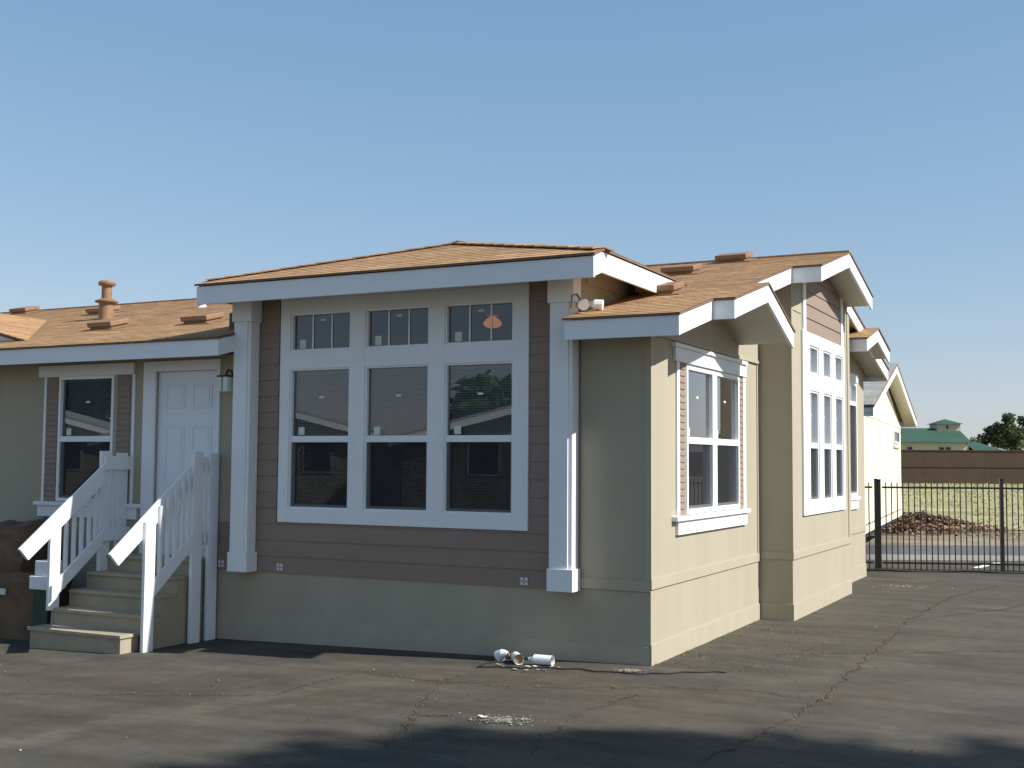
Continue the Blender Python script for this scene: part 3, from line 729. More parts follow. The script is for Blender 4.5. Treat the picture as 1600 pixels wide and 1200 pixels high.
soffit([(fx0+.03, .05, ZB+.1), (-5.0, .05, ZB+.1), (-5.0, yv+.1, ZB+.1), (fx0+.03, yv+.1, ZB+.1)], d=.10)
# ---- left dormer gable
xd, yd0, yd1, zd = -11.75, .20, 3.24, 4.17
dr_ = [(xd, yd0, zd), (-8.70, yd0, FP(0, yd0)[2]+.01), (-8.70, yd0+.02, FP(0, yd0)[2]+.01), (xd, yd1, zd)]
dl_ = [(xd, yd0, zd), (xd, yd1, zd), (-14.80, yd0+.02, FP(0, yd0)[2]+.01), (-14.80, yd0, FP(0, yd0)[2]+.01)]
sd_ = (zd-FP(0, yd0)[2]-.01)/(xd+8.70)
shingles([dr_], (xd, 0, zd), (0, 1, 0), (-1, 0, -sd_), M['shingle']); shingles([dl_], (xd, 0, zd), (0, 1, 0), (1, 0, -sd_), M['shingle'])
slab('roof_deck', dr_, 0.0, M['shingle_edge'], .02); slab('roof_deck', dl_, 0.0, M['shingle_edge'], .02)
MB().prism([(-14.7, .30, 3.30), (-8.9, .30, 3.42), (xd, .30, zd-.03)], (0, .1, 0)).build('gable_panel', M['white'], HOME)
# ---- roof vents and pipes
def roof_vent(x, y, w=.44, d=.34, h=.085, label=None):
    z = FP(x, y)[2]; fn = lambda a, b, c: (x+a, y+b-.25*c, z+.25*b+c)
    mb = MB(); mb.box(-w/2+.03, w/2-.03, .02, d-.02, .008, .05, fn=fn); mb.box(-w/2, w/2, 0, d, .045, .045+h*.75, fn=fn)
    o = mb.build('roof_vent', M['roof_metal'], HOME, True, .012)
    part('flange', M['roof_metal'], fn, (-w/2-.06, w/2+.06, -.05, d+.08, .010, .016), parent=o, bev=0)
for x, y in ((-8.25, 1.02), (-6.60, 1.03), (-14.5, 4.95), (-11.0, 3.55), (-.36, 1.10), (-.95, 3.52), (-.70, 5.0)): roof_vent(x, y)
st = MB(); c = (-9.88, 2.70, FP(0, 2.70)[2]-.05)
st.lathe(c, [(.14, 0), (.115, .02), (.115, .30), (.17, .305), (.175, .325), (.10, .36), (.078, .36), (.078, .56), (.125, .57), (.135, .60), (.11, .635), (.03, .65)], 20)
st.build('vent_stack', M['roof_metal'], HOME, smooth=False)
st = MB(); c = (-8.82, 3.67, FP(0, 3.67)[2]-.03)
p_ = MB().lathe(c, [(.10, 0), (.05, .05), (.045, .12)], 12).build('vent_pipe', M['white'], HOME)
MB().lathe((c[0], c[1], c[2]+.12), [(.05, 0), (.05, .12), (.075, .125), (.07, .18)], 12).build('pipe_cap', M['black'], p_)
# floodlight on the bay side above the eave
fl = MB(); fl.box(-.72, -.68, -.10, .0, 3.40, 3.47)
F_ = fl.build('floodlight', M['white'], HOME, bev=.006)
for (a, b) in (((-.66, -.09, 3.44), (-.60, -.22, 3.40)), ((-.66, -.02, 3.44), (-.50, .02, 3.42))):
    v = Vector(b)-Vector(a); MB().tube([Vector(a), Vector(a)+v*.3, Vector(a)+v*.5, Vector(b)], [.02, .03, .05, .055], 10).build('lamp_head', M['white'], F_)
MB().tube([(-.70, -.05, 3.47), (-.70, -.15, 3.52), (-.72, -.22, 3.50), (-.735, -.22, 3.38)], .006, 6).build('cable', M['black'], F_)
# ceiling lamp seen through the right-hand transom
cl = thing('ceiling_lamp', (-2.29, 1.1, 3.55), 'glowing orange ceiling lamp seen through the right transom of the bay', 'lamp')
MB().lathe((-2.29, 1.1, 3.43), [(.01, .10), (.02, .085), (.07, .06), (.105, .02), (.10, -.01), (.06, -.035), (.01, -.04)], 18).build('lamp_shade', M['lamp'], cl, smooth=True)
MB().lathe((-2.29, 1.1, 3.525), [(.07, 0), (.07, .035)], 14).build('lamp_mount', M['white'], cl)
# ---------------------------------------------------------------- entry steps
gz = zf(-5.9, -.7)
ST = thing('entry_steps', (-5.9, -.7, gz), 'tan wooden entry steps with white railings leading up to the white door', 'steps')
def sp(name, m, *boxes, bev=.004, parent=None): return part(name, m, None, *boxes, bev=bev, parent=parent or ST)
XL, XR = -6.64, -5.30
tz = [.06, .24, .42, .60, .78]; ty = [-1.36, -1.10, -.85, -.60, -.35]
for i in range(5):
    y1 = ty[i+1]+.03 if i < 4 else -.035
    a, b = (XL-.06, XR-.03) if i == 0 else (XL, XR)
    s = sp('step', M['steps'], (a+.02, b-.02, ty[i]+.025, y1, tz[i]-.19 if i else -.30, tz[i]-.035))
    sp('tread', M['steps'], (a, b, ty[i], y1, tz[i]-.035, tz[i]), parent=s)
for x0, x1 in ((XL-.01, XL+.02), (XR-.02, XR+.012)):
    ring = [(x0, -1.10, -.35), (x0, -.035, -.35), (x0, -.035, .74), (x0, -.36, .74)]
    for i in (3, 2, 1): ring += [(x0, ty[i+1]+.02, tz[i]-.036), (x0, ty[i]+.02, tz[i]-.036)]
    MB().prism(ring, (x1-x0, 0, 0)).build('side_panel', M['steps'], ST)
for xr, sg in ((-5.22, 1), (-6.62, -1)):
    xa, xb = xr-.022, xr+.022
    xi0, xi1 = (xr-.062, xr-.024) if sg > 0 else (xr+.024, xr+.062)
    def ptop(y): return .92+(y+1.61)*.80-(.05 if sg > 0 else .09)
    y0, y1 = -1.165, -1.02; zb = -.34 if sg > 0 else .22
    MB().hexa([(xa, y0, zb), (xb, y0, zb), (xb, y1, zb), (xa, y1, zb), (xa, y0, ptop(y0)), (xb, y0, ptop(y0)), (xb, y1, ptop(y1)), (xa, y1, ptop(y1))]).build('post', M['white'], ST, True, .004)
    for (y0, y1, zt) in ((-.455, -.305, 1.985), (-.195, -.045, 1.965)): sp('post', M['white'], (xa, xb, y0, y1, -.34, zt))
    th = xi1-xi0
    MB().prism([(xi0, -1.49, .795), (xi0, -.44, 1.605), (xi0, -.44, 1.835), (xi0, -1.61, .92)], (th, 0, 0)).build('handrail', M['white'], ST, True, .004)
    xl0 = xi0 if sg < 0 else xr-.019
    MB().prism([(xl0, -1.16 if sg < 0 else -1.019, .32 if sg < 0 else .434), (xl0, -.44 if sg < 0 else -.456, .90), (xl0, -.44 if sg < 0 else -.456, 1.07), (xl0, -1.16 if sg < 0 else -1.019, .49 if sg < 0 else .604)], (th, 0, 0)).build('lower_rail', M['white'], ST, True, .004)
    sp('handrail', M['white'], (xi0, xi1, -.437, -.02, 1.765, 1.925)); sp('lower_rail', M['white'], (xi0, xi1-.001, -.437, -.02, .94, 1.09))
    for y in (-.93, -.82, -.71, -.60, -.51):
        zz = .32+(y+1.16)*.805
        sp('baluster', M['white'], (xr-.02, xr+.016, y-.02, y+.02, zz+(.03 if sg < 0 else .165), ptop(y)-.02))
    for y in (-.25,): sp('baluster', M['white'], (xr-.02, xr+.02, y-.02, y+.02, .96, 1.85))
# ---------------------------------------------------------------- clutter left of the steps
def crumple(name, c, sx, sy, sz, m, amp, seed, rot=0):
    bm = bmesh.new(); bmesh.ops.create_cube(bm, size=1); bmesh.ops.subdivide_edges(bm, edges=bm.edges, cuts=7, use_grid_fill=True)
    for v in bm.verts:
        q = Vector((v.co.x*sx, v.co.y*sy, v.co.z*sz)); d = mnoise.noise_vector(q*2.2+Vector((seed, 0, 0)))*amp+mnoise.noise_vector(q*6+Vector((0, seed, 0)))*amp*.4
        if v.co.z < -.49: d.z = 0
        q = Matrix.Rotation(rot, 3, 'Z') @ (q+d); v.co = q+Vector(c)+Vector((0, 0, sz/2))
    me = bpy.data.meshes.new(name); bm.to_mesh(me); bm.free(); me.materials.append(M[m]); o = bpy.data.objects.new(name, me); COL.objects.link(o); return o
zc = zf(-8, -.5)
b1 = crumple('cardboard_box', (-7.68, -.62, zc), 1.0, .60, .74, 'card', .06, 1, .10); tag(b1, 'large sagging cardboard box with white label on the ground left of the steps', 'box')
lb = part('label', M['label'], None, (-7.80, -7.53, -.975, -.955, .32, .39), parent=b1, bev=0)
lb.parent = b1; lb.matrix_parent_inverse = Matrix.Identity(4)
b2 = crumple('cardboard_box', (-7.95, -.52, zc+.70), .95, .5, .60, 'card2', .13, 5, -.15); tag(b2, 'crumpled dark brown carton slumped on top of the labelled box', 'box')
zb = zf(-6.95, -.9)
gb = thing('plastic_tub', (-6.90, -.92, zb), 'dark green tub standing beside the left stair post under white lid', 'tub')
part('tub_body', M['green_plastic'], None, (-7.02, -6.78, -1.02, -.82, zb, .42), parent=gb, bev=.012)
part('tub_lid', M['white'], None, (-7.05, -6.75, -1.05, -.79, .42, .57), (-7.0, -6.78, -1.02, -.82, .57, .74), parent=gb, bev=.01)
# ---------------------------------------------------------------- floodlights and scraps lying at the corner
def can(loc, ang, label, L=.17, r=.047):
    t = thing('floodlight', loc, label, 'lamp', 'discarded white floodlights by the wall')
    d = Vector((math.cos(ang), math.sin(ang), 0)); p = Vector(loc)+Vector((0, 0, r+.004))
    MB().tube([p-d*L/2, p-d*L*.49, p+d*L*.45, p+d*L*.5], [r*.92, r, r, r*1.06], 18, caps=False).build('housing', M['white'], t, True, smooth=False)
    MB().tube([p+d*L*.30, p+d*L*.34], [r*.9, r*.9], 14).build('lens', M['roof_metal'], t)
    MB().tube([p-d*L/2, p-d*(L/2+.03), p-d*(L/2+.06)], [r*.9, r*.45, r*.3], 12).build('socket', M['white'], t)
    return t
can((-1.23, -.34, zf(-1.23, -.34)), -.9, 'white cylindrical floodlight lying on asphalt, open end towards the viewer', .18)
can((-.94, -.36, zf(-.94, -.36)), .05, 'white cylindrical floodlight lying sideways nearest the house corner', .19)
t = thing('floodlight', (-1.45, -.26, zf(-1.45, -.26)), 'small white cone shaped floodlight at the left of the heap', 'lamp', 'discarded white floodlights by the wall')
p = Vector((-1.46, -.26, .01)); MB().tube([p, p+Vector((.05, -.02, .03)), p+Vector((.10, -.03, .035))], [.065, .045, .022], 14).build('housing', M['white'], t)
MB().tube([p+Vector((.10, -.03, .035)), p+Vector((.14, -.05, .01)), p+Vector((.17, -.05, .0))], .014, 8).build('arm', M['roof_metal'], t)
def cable(name, pts, r, label, m='black'):
    P = []
    for i in range(len(pts)-1):
        (x0, y0), (x1, y1) = pts[i], pts[i+1]
        for k in range(6):
            s = k/6; x = x0+(x1-x0)*s; y = y0+(y1-y0)*s+.025*math.sin((i*6+k)*.9); P.append((x, y, zf(x, y)+r+.004))
    x, y = pts[-1]; P.append((x, y, zf(x, y)+r+.004)); o = MB().tube(P, r, 6).build(name, M[m], None, True, smooth=True); return tag(o, label, 'cable')
cable('power_cord', [(-1.30, -.30), (-1.5, -.45), (-1.45, -.70), (-1.1, -.62), (-.8, -.52), (-.5, -.50), (-.21, -.55), (.1, -.50), (.3, -.34), (.5, -.16), (.75, -.06)], .007, 'thin black power cord trailing from the floodlights past the house corner')
sc = MB()
for i in range(26):
    x = random.uniform(-1.35, -.65); y = random.uniform(-.78, -.42); flake(sc, x, y, random.uniform(.012, .04), random.uniform(.9, 1.5), 0, .25)
tag(sc.build('torn_paper', M['chips'], None, False), kind='stuff')
# ---------------------------------------------------------------- iron fence
FE = thing('iron_fence', (.09, 11.19, 0), 'black iron picket fence with square posts behind the home', 'fence')
fu = Vector((1.96, .77, 0)).normalized()
def fpt(s, z): return Vector((.09, 11.19, z))+fu*s
def fpost(s, w=.045, h=1.63, zt=None):
    nrm = Vector((-fu.y, fu.x, 0)); p = fpt(s, 0)
    mb = MB(); q = [p+fu*a*w+nrm*b*w for a, b in ((-1, -1), (1, -1), (1, 1), (-1, 1))]
    mb.hexa(q+[x+Vector((0, 0, h)) for x in q]); mb.prism([x+Vector((0, 0, h))+(x-p)*.12 for x in q], (0, 0, .02)); return mb.build('post', M['iron'], FE)
PS = [(.0, 1.61), (.056, 1.60), (2.155, 1.625), (4.25, 1.63), (6.35, 1.63)]
for s, h in PS: fpost(s, .025 if s < 1 else .030, h)
for s0, s1 in ((-.42, -.06), (.11, 2.12), (2.19, 4.21), (4.29, 6.31)):
    for z in (1.46, .13): 
        nrm = Vector((-fu.y, fu.x, 0))*.014; a, b = fpt(s0, z), fpt(s1, z)
        MB().prism([a-nrm, a+nrm, a+nrm+Vector((0, 0, .034)), a-nrm+Vector((0, 0, .034))], b-a).build('rail', M['iron'], FE)
pk = MB().box(-.0085, .0085, -.0085, .0085, .02, 1.565); pm = None
s = -.32
while s < 6.3:
    if not any(abs(s-q) < .05 for q, h in PS):
        if pm is None: o = pk.build('picket', M['iron'], FE); pm = o.data
        else: o = bpy.data.objects.new('picket', pm); COL.objects.link(o); o.parent = FE
        o.matrix_parent_inverse = Matrix.Identity(4)
        o.location = fpt(s, 0)-Vector((.09, 11.19, 0)); o.rotation_euler = (0, 0, math.atan2(fu.y, fu.x)); 
    s += .0985
P = []  # thin black tube that stands in for a dark wavy line at the fence foot
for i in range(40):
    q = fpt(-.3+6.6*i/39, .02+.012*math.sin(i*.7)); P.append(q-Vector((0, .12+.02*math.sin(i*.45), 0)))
tag(MB().tube(P, .022, 7).build('dark_line', M['black'], None, smooth=True), 'dark line along the foot of the iron fence', 'hose')
pl = MB(); pl.poly([(1.50, 12.75, .004), (1.64, 12.72, .004), (1.90, 14.2, .004), (1.77, 14.2, .004)])
tag(pl.build('parking_line', M['paint_line'], LOT, False))
# ---------------------------------------------------------------- cream home behind the fence
A = Vector((-.50, 13.32, 0)); tv = Vector((-.0814, .9967, 0)); nv = Vector((.9967, .0814, 0))
def h2(s, o, z): return tuple(A+tv*s+nv*o+Vector((0, 0, z)))
H2 = thing('manufactured_home', h2(4.6, -4, 0), 'cream home with grey shingle gable on a raised chassis beyond the fence', 'house')
def p2(name, m, *boxes, parent=None, bev=.003):
    mb = MB()
    for b in boxes: mb.box(*b, fn=h2)
    return mb.build(name, m, parent or H2, True, bev)
EZ = 2.95
ring = [h2(-.8, 0, .62), h2(9.36, 0, .62), h2(9.36, 0, EZ-.08), h2(4.1, 0, 4.05), h2(-.8, 0, EZ-.15)]
MB().prism(ring, -nv*.15).build('wall', M['cream'], H2)
p2('wall', M['cream'], (-.8, -.65, -9, -.15, .62, EZ)); p2('wall', M['cream'], (9.21, 9.36, -9, -.15, .62, EZ))
p2('belt_trim', M['cream'], (-.8, 9.36, 0, .012, 2.85, 2.90))
for s in (3.2,): p2('batten', M['cream'], (s-.01, s+.01, 0, .008, .62, 2.85), bev=0)
p2('sill_band', M['cream'], (-.8, 9.36, 0, .01, .52, .62)); p2('chassis', M['black'], (-.7, 9.3, -9, -.1, .38, .52))
for i in range(26):
    s0 = -.6+i*.38; p2('strap', M['leaf_litter'], (s0, s0+.12, .011, .016, .68, .71), bev=0)
MB().tube([h2(-.55, .05, .0), h2(-.42, .03, .5)], .028, 8).build('jack_stand', M['black'], H2)
wv = p2('window', M['vinyl'], (7.0, 7.05, 0, .04, 2.42, 2.74), (8.45, 8.5, 0, .04, 2.42, 2.74), (7.05, 8.45, 0, .04, 2.70, 2.74), (7.05, 8.45, 0, .04, 2.42, 2.46), (7.72, 7.77, 0, .03, 2.46, 2.70))
p2('pane', M['far_dark'], (7.05, 8.45, .002, .01, 2.46, 2.70), parent=wv, bev=0); p2('sill', M['cream'], (6.9, 8.6, 0, .05, 2.30, 2.36), parent=wv)
OV = .34
pkS, pkZ = 4.15, 4.19; eL, zL = -1.5, 2.98; eR, zR = 10.8, 3.13
for (e_, z_) in ((eL, zL), (eR, zR)):
    P = [h2(e_, OV, z_), h2(pkS, OV, pkZ), h2(pkS, -9, pkZ), h2(e_, -9, z_)]
    MB().prism(P, (0, 0, -.05)).build('roof_deck', M['shingle_edge'], H2)
    oo = Vector(h2(pkS, 0, pkZ)); vv = (Vector(h2(e_, 0, z_))-oo); 
    shingles([P], oo, nv, -vv, M['grey_shingle'], row=.16, tab=.34, parent=H2)
    a, b = Vector(h2(e_, OV-.012, z_-.04)), Vector(h2(pkS, OV-.012, pkZ-.04))
    MB().prism([a, b, b+Vector((0, 0, -.17)), a+Vector((0, 0, -.17))], -nv*.03).build('fascia', M['white'], H2)
    P = [h2(e_, OV-.04, z_-.13), h2(pkS, OV-.04, pkZ-.13), h2(pkS, .002, pkZ-.13), h2(e_, .002, z_-.13)]
    MB().prism(P, (0, 0, -.012)).build('soffit', M['cream'], H2)
p2('fascia', M['white'], (eL+.01, eL+.04, -9, OV-.045, zL-.21, zL-.05)); p2('fascia', M['white'], (eR-.04, eR-.01, -9, OV-.045, zR-.21, zR-.05))
# ---------------------------------------------------------------- leaf pile beyond the fence
lp = MB()
for i in range(5200):
    a = random.gauss(0, .42); b = random.gauss(0, .40)
    x = -1.25+a*1.9+b*-.3; y = 25.6+a*1.2+b*2.6
    d = (a/1.0)**2+(b/1.0)**2; hgt = .46*math.exp(-(d*1.7)**2)*(.55+.9*mnoise.noise(Vector((x*1.6, y*1.6, 0))))
    k = random.uniform(.45, 1.5); flake(lp, x, y, random.uniform(.03, .085), (k*1.05, k*.95, k*.9), max(0, hgt)*random.uniform(.55, 1), .8)
for i in range(700):
    x, y = random.uniform(-2.4, 1.6), random.uniform(22.5, 26.5); flake(lp, x, y, random.uniform(.02, .06), random.uniform(.5, 1.5), 0, .5)
tag(lp.build('leaf_pile', M['leaf_litter'], None, False), kind='stuff')
# ---------------------------------------------------------------- brown boundary wall, green roofed building, trees
wd = Vector((10.5, 5.6, 0)).normalized(); wn_ = Vector((wd.y, -wd.x, 0)); w0 = Vector((-14.6, 109.3, 0))
BWL = thing('boundary_wall', tuple(w0+wd*6), 'long brown boundary wall with a dark ledge across the far side of the field', 'wall')
def wb(s0, s1, o0, o1, z0, z1, name, m):
    mb = MB(); mb.box(s0, s1, o0, o1, z0, z1, fn=lambda s, o, z: tuple(w0+wd*s+wn_*o+Vector((0, 0, z)))); return mb.build(name, M[m], BWL)
s = -40.0
while s < 70: wb(s+.006, s+5.994, -.3, 0, -.2, 1.58, 'wall_panel', 'brown_wall'); wb(s+.006, s+5.994, -.3, -.02, 1.70, 3.16, 'wall_panel', 'brown_wall'); s += 6
wb(-40, 70, -.28, .06, 1.58, 1.70, 'ledge', 'brown_wall2'); wb(-40, 70, -.34, .05, 3.16, 3.26, 'coping', 'brown_wall2')
GB = thing('green_roof_building', (-16, 158, 0), 'cream building with green metal roof and small square tower behind the brown wall', 'building')
gd = Vector((8.4, 4.3, 0)).normalized(); gn = Vector((gd.y, -gd.x, 0)); g0 = Vector((-13.9, 160.0, 0))
def gf(s, o, z): return tuple(g0+gd*s+gn*o+Vector((0, 0, z)))
def gp(name, m, ring, d=None, parent=None): return MB().prism([gf(*r) for r in ring], d).build(name, M[m], parent or GB)
dn = tuple(-gn*7.0)
gp('wall', 'far_wall', [(-30, 0, 0), (0, 0, 0), (0, 0, 4.85), (-30, 0, 4.85)], tuple(-gn*.3))
gp('gable_wall', 'far_wall', [(0, 0, 0), (0, -9, 0), (0, -9, 4.85), (0, -4.5, 6.6), (0, 0, 4.85)], tuple(-gd*.3))
gp('roof', 'far_roof', [(-30, .5, 4.72), (.25, .5, 4.72), (.25, -4.5, 6.72), (-30, -4.5, 6.72)], (0, 0, .12))
gp('roof', 'far_roof', [(-30, -9.5, 4.72), (.25, -9.5, 4.72), (.25, -4.5, 6.72), (-30, -4.5, 6.72)], (0, 0, .12))
for s0 in (-27, -20, -13.5, -9.3, -8.3): gp('roof_pipe', 'far_wall', [(s0, -4.2, 6.6), (s0+.12, -4.2, 6.6), (s0+.12, -4.2, 7.0), (s0, -4.2, 7.0)], tuple(-gn*.12))
for s0 in (-14.7, -8.3, -4.0, -3.1):
    w = gp('window', 'far_wall', [(s0-.1, .02, 2.9), (s0+.75, .02, 2.9), (s0+.75, .02, 4.25), (s0-.1, .02, 4.25)], tuple(gn*.05))
    gp('pane', 'far_dark', [(s0, .075, 3.0), (s0+.65, .075, 3.0), (s0+.65, .075, 4.15), (s0, .075, 4.15)], tuple(gn*.02), w)
ts = -1.3
gp('tower_wall', 'far_wall', [(ts-1.6, -3.6, 5), (ts+1.6, -3.6, 5), (ts+1.6, -6.6, 5), (ts-1.6, -6.6, 5)], (0, 0, 2.45))
gp('tower_wall', 'far_wall', [(ts+1.3, -3.8, 0), (ts+1.9, -3.8, 0), (ts+1.9, -6.4, 0), (ts+1.3, -6.4, 0)], (0, 0, 6.2))
gp('tower_window', 'far_dark', [(ts-.35, -3.58, 6.75), (ts-.05, -3.58, 6.75), (ts-.05, -3.58, 7.2), (ts-.35, -3.58, 7.2)], tuple(gn*.03))
mb = MB(); b_ = [gf(ts-1.95, -3.2, 7.42), gf(ts+1.95, -3.2, 7.42), gf(ts+1.95, -7.0, 7.42), gf(ts-1.95, -7.0, 7.42)]; ap = gf(ts, -5.1, 8.15)
for i in range(4): mb.poly([b_[i], b_[(i+1) % 4], ap])
mb.poly(b_); mb.build('tower_roof', M['far_roof'], GB)
mb = MB(); b_ = [gf(.4, 1.0, 3.7), gf(4.6, 1.0, 3.7), gf(4.6, -6.5, 3.7), gf(.4, -6.5, 3.7)]; r_ = [gf(.3, -2.7, 5.0), gf(1.9, -2.7, 5.0)]
mb.poly([b_[0], b_[1], r_[1], r_[0]]); mb.poly([b_[1], b_[2], r_[1]]); mb.poly([b_[2], b_[3], r_[0], r_[1]]); mb.poly(b_); mb.build('annex_roof', M['far_roof'], GB)
gp('annex_wall', 'far_wall', [(.3, .4, 0), (4.1, .4, 0), (4.1, .4, 3.72), (.3, .4, 3.72)], tuple(-gn*5))
# ---------------------------------------------------------------- trees
def tree(name, base, h, blobs, leaf, n, ls, label, cat='tree', group=None, seed=1, lm='leaf_far', tr=.18):
    rr = random.Random(seed); t = thing(name, base, label, cat, group); b = Vector(base)
    mb = MB(); top = b+Vector((rr.uniform(-.3, .3), rr.uniform(-.3, .3), h*.62))
    mb.tube([b-Vector((0, 0, .2)), b+Vector((0, 0, h*.2)), b+Vector((.05, 0, h*.42)), top], [tr*1.35, tr, tr*.8, tr*.35], 8)
    for (x, y, z, r) in blobs:
        c = b+Vector((x, y, z)); s = b+Vector((0, 0, h*rr.uniform(.25, .45))); mb.tube([s, (s+c)/2+Vector((0, 0, -.1*h*.2)), c], [tr*.5, tr*.3, tr*.1], 6)
    mb.build('trunk', M['bark'], t)
    cm = MB(); tot = sum(r**2 for *_, r in blobs)
    for (x, y, z, r) in blobs:
        c = b+Vector((x, y, z))
        for i in range(int(n*r*r/tot)):
            d = Vector((rr.gauss(0, 1), rr.gauss(0, 1), rr.gauss(0, 1))).normalized(); q = rr.random()**.45
            p = c+Vector((d.x*r, d.y*r, d.z*r*.85))*q*(1+.35*mnoise.noise((c+d*r)*1.1/max(.5, r)*1.6))
            if mnoise.noise(p*(1.6/r)+Vector((seed, 0, 0))) < -.28: continue
            s = ls*rr.uniform(.6, 1.35); a = Vector((rr.gauss(0, 1), rr.gauss(0, 1), rr.gauss(0, .6))).normalized()*s; e = a.cross(Vector((rr.gauss(0, 1), rr.gauss(0, 1), rr.gauss(0, 1)))).normalized()*s*.55
            k = rr.uniform(.6, 1.4); cm.poly([p-a, p-e*.9, p+a, p+e], (k*rr.uniform(.9, 1.2), k, k*rr.uniform(.8, 1.1)))
    cm.build('crown', M[lm], t, False); return t
G = 'trees on the skyline behind the brown wall'
def rb(seed, n, w, z0, z1, r0, r1):
    rr = random.Random(seed); return [(rr.uniform(-w, w), rr.uniform(-w, w), rr.uniform(z0, z1), rr.uniform(r0, r1)) for _ in range(n)]
tree('tree', (-9.9, 180, 0), 9.5, [(-.4, 0, 8.7, 1.0), (-.6, .2, 7.3, 1.2), (.5, 0, 6.3, 1.5), (-1.2, 0, 5.6, 1.3), (0, 0, 4.6, 1.8)], 0, 3600, .26, 'tallest dark green tree on the skyline, rising right of the green roofs', 'tree', G, 3)
tree('tree', (-12.6, 180, 0), 7.5, [(-.4, 0, 7.0, .8), (.7, 0, 7.4, .9), (0, 0, 6.0, 1.2), (-1.1, 0, 5.6, 1.1), (.9, 0, 5.4, 1.4), (-1.8, 0, 4.9, .9)], 0, 2600, .24, 'lower grey green tree just right of the green roofed building', 'tree', G, 5)
tree('tree', (-7.5, 182, 0), 9, [(-.9, 0, 8.4, .9), (.3, 0, 7.6, 1.2), (-.6, 0, 6.4, 1.5), (.6, 0, 5.4, 1.8)], 0, 3000, .26, 'dark green tree at the right edge of the skyline', 'tree', G, 8)
tree('tree', (-14.6, 176, 0), 6, rb(11, 4, .9, 4.0, 5.2, .8, 1.1), 0, 1200, .22, 'small bushy tree tucked against the green roofed annex', 'tree', G, 12)
tree('tree', (-4.6, 184, 0), 8, rb(13, 5, 1.6, 4.5, 7.5, 1.2, 1.7), 0, 2200, .26, 'dark tree beyond the brown wall, cut by the right edge of the photo', 'tree', G, 14)
# trees beside the lot that throw the foreground shadow
GS = 'trees beside the lot, seen as shadow on the asphalt'
def up(bl, d): return [(x, y, z+d, r) for x, y, z, r in bl]
tree('tree', (21.2, -2.66, 0), 19, up([(0, 0, 6.6, 1.9), (-1.3, .6, 5.9, 1.4), (1.4, .4, 6.0, 1.6), (-.6, -1.5, 5.8, 1.6), (.4, 1.3, 6.4, 1.2), (-.4, -2.4, 6.2, 1.8), (1.0, -1.4, 7.2, 1.6), (-1.0, -1.2, 6.8, 1.5), (1.2, .9, 7.4, 1.2), (.4, -3.4, 6.8, 1.7), (2.2, -2.6, 6.2, 1.8)], 10), 0, 17000, .22, 'tall leafy tree beside the lot casting the near shadow on the asphalt', 'tree', GS, 21, 'leaf_green', .28)
tree('tree', (24.4, -1.26, 0), 19, up([(0, 0, 6.4, 1.8), (-1.2, .5, 5.8, 1.3), (1.3, .2, 6.2, 1.4), (-.6, -1.2, 5.4, 1.6), (.3, .95, 6.9, 1.0), (-2.0, -.8, 6.1, 1.5), (.3, -2.2, 6.3, 1.8), (-.9, -2.0, 7.0, 1.5)], 10), 0, 14000, .22, 'leafy tree beyond the first one at the side of the lot', 'tree', GS, 25, 'leaf_green', .28)
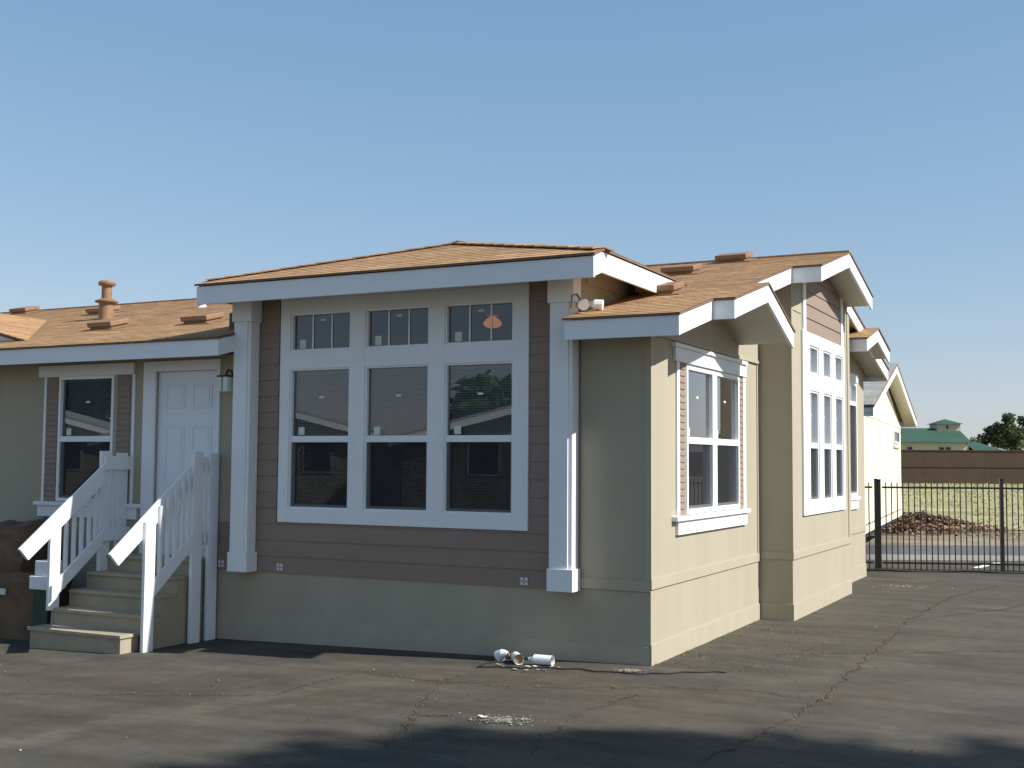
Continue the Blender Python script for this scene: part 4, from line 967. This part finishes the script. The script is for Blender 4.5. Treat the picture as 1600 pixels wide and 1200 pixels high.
# surroundings mirrored in the front windows
def gabled(x, y, w, d, hz, rz, label, wm, rm, ry=0):
    t = thing('manufactured_home', (x, y, 0), label, 'house', 'homes across the lot, seen in the window glass'); c, s = math.cos(ry), math.sin(ry)
    def fn(a, b, z): return (x+a*c-b*s, y+a*s+b*c, z)
    ring = [fn(-w/2, d/2, -.1), fn(w/2, d/2, -.1), fn(w/2, d/2, hz), fn(0, d/2, rz-.08), fn(-w/2, d/2, hz)]
    MB().prism(ring, Vector(fn(0, 0, 0))-Vector(fn(0, d, 0))).build('wall', M[wm], t)
    for sg in (-1, 1):
        q = [fn(sg*(w/2+.5), d/2+.6, hz-.18), fn(0, d/2+.6, rz), fn(0, -d/2, rz), fn(sg*(w/2+.5), -d/2, hz-.18)]; MB().prism(q, (0, 0, .1)).build('roof', M[rm], t)
        a, b = Vector(q[0]), Vector(q[1]); MB().prism([a, b, b+Vector((0, 0, -.2)), a+Vector((0, 0, -.2))], Vector(fn(0, .03, 0))-Vector(fn(0, 0, 0))).build('fascia', M['white'], t)
    for u in (-w*.25, w*.22):
        mb = MB(); mb.box(u-.55, u+.55, d/2+.005, d/2+.05, 1.4, 2.7, fn=fn); o = mb.build('window', M['vinyl'], t)
        mb = MB(); mb.box(u-.47, u+.47, d/2+.05, d/2+.06, 1.48, 2.62, fn=fn); mb.build('pane', M['far_dark'], o)
    return t
gabled(-38, -26, 10, 8, 2.75, 4.1, 'leftmost pale gabled home across the lot, mirrored in the left front window', 'cream', 'grey_shingle', -.6)
gabled(-26.5, -27, 10.5, 8, 2.7, 4.0, 'cream gabled home across the lot, mirrored at the left of the bay window', 'cream', 'grey_shingle', -.6)
gabled(-14.5, -28, 10.5, 8, 2.7, 4.1, 'sand gabled home across the lot, mirrored at the right of the bay window', 'wall', 'grey_shingle', -.6)
gabled(-2, -29, 10, 8, 2.7, 4.1, 'cream gabled home furthest right across the lot', 'cream', 'grey_shingle', -.6)
GT = 'trees across the lot, seen in the window glass'
tree('tree', (-52, -41, 0), 12, rb(31, 7, 3.5, 5, 10, 2.2, 3), 0, 3600, .4, 'dark tree behind the leftmost home across the lot', 'tree', GT, 32, 'leaf_dark', .25)
tree('tree', (-21.5, -37, 0), 6, rb(33, 7, 2.4, 3.0, 4.7, 1.3, 1.7), 0, 3000, .36, 'green tree behind the cream and sand homes across the lot', 'tree', GT, 34, 'leaf_green', .22)
tree('tree', (-9.5, -35, 0), 6.5, rb(35, 6, 2.2, 2.6, 4.6, 1.4, 1.9), 0, 3000, .32, 'bright green tree between the sand home and the furthest cream one across the lot', 'tree', GT, 36, 'leaf_green', .2)
tree('tree', (-46, -37, 0), 10, rb(37, 7, 3.5, 5, 9, 2.2, 3), 0, 3200, .4, 'dark tree furthest left across the lot', 'tree', GT, 38, 'leaf_dark', .25)
# conifer mirrored in the side window
cb = [(0, 0, .8+i*.44, 1.05*(1-i/9.5)+.12) for i in range(9)]
tree('conifer_tree', (9.75, 36, 0), 4.6, cb, 0, 5200, .12, 'dark conifer right of the field, mirrored in the sunlit side window', 'tree', None, 41, 'leaf_dark', .16)
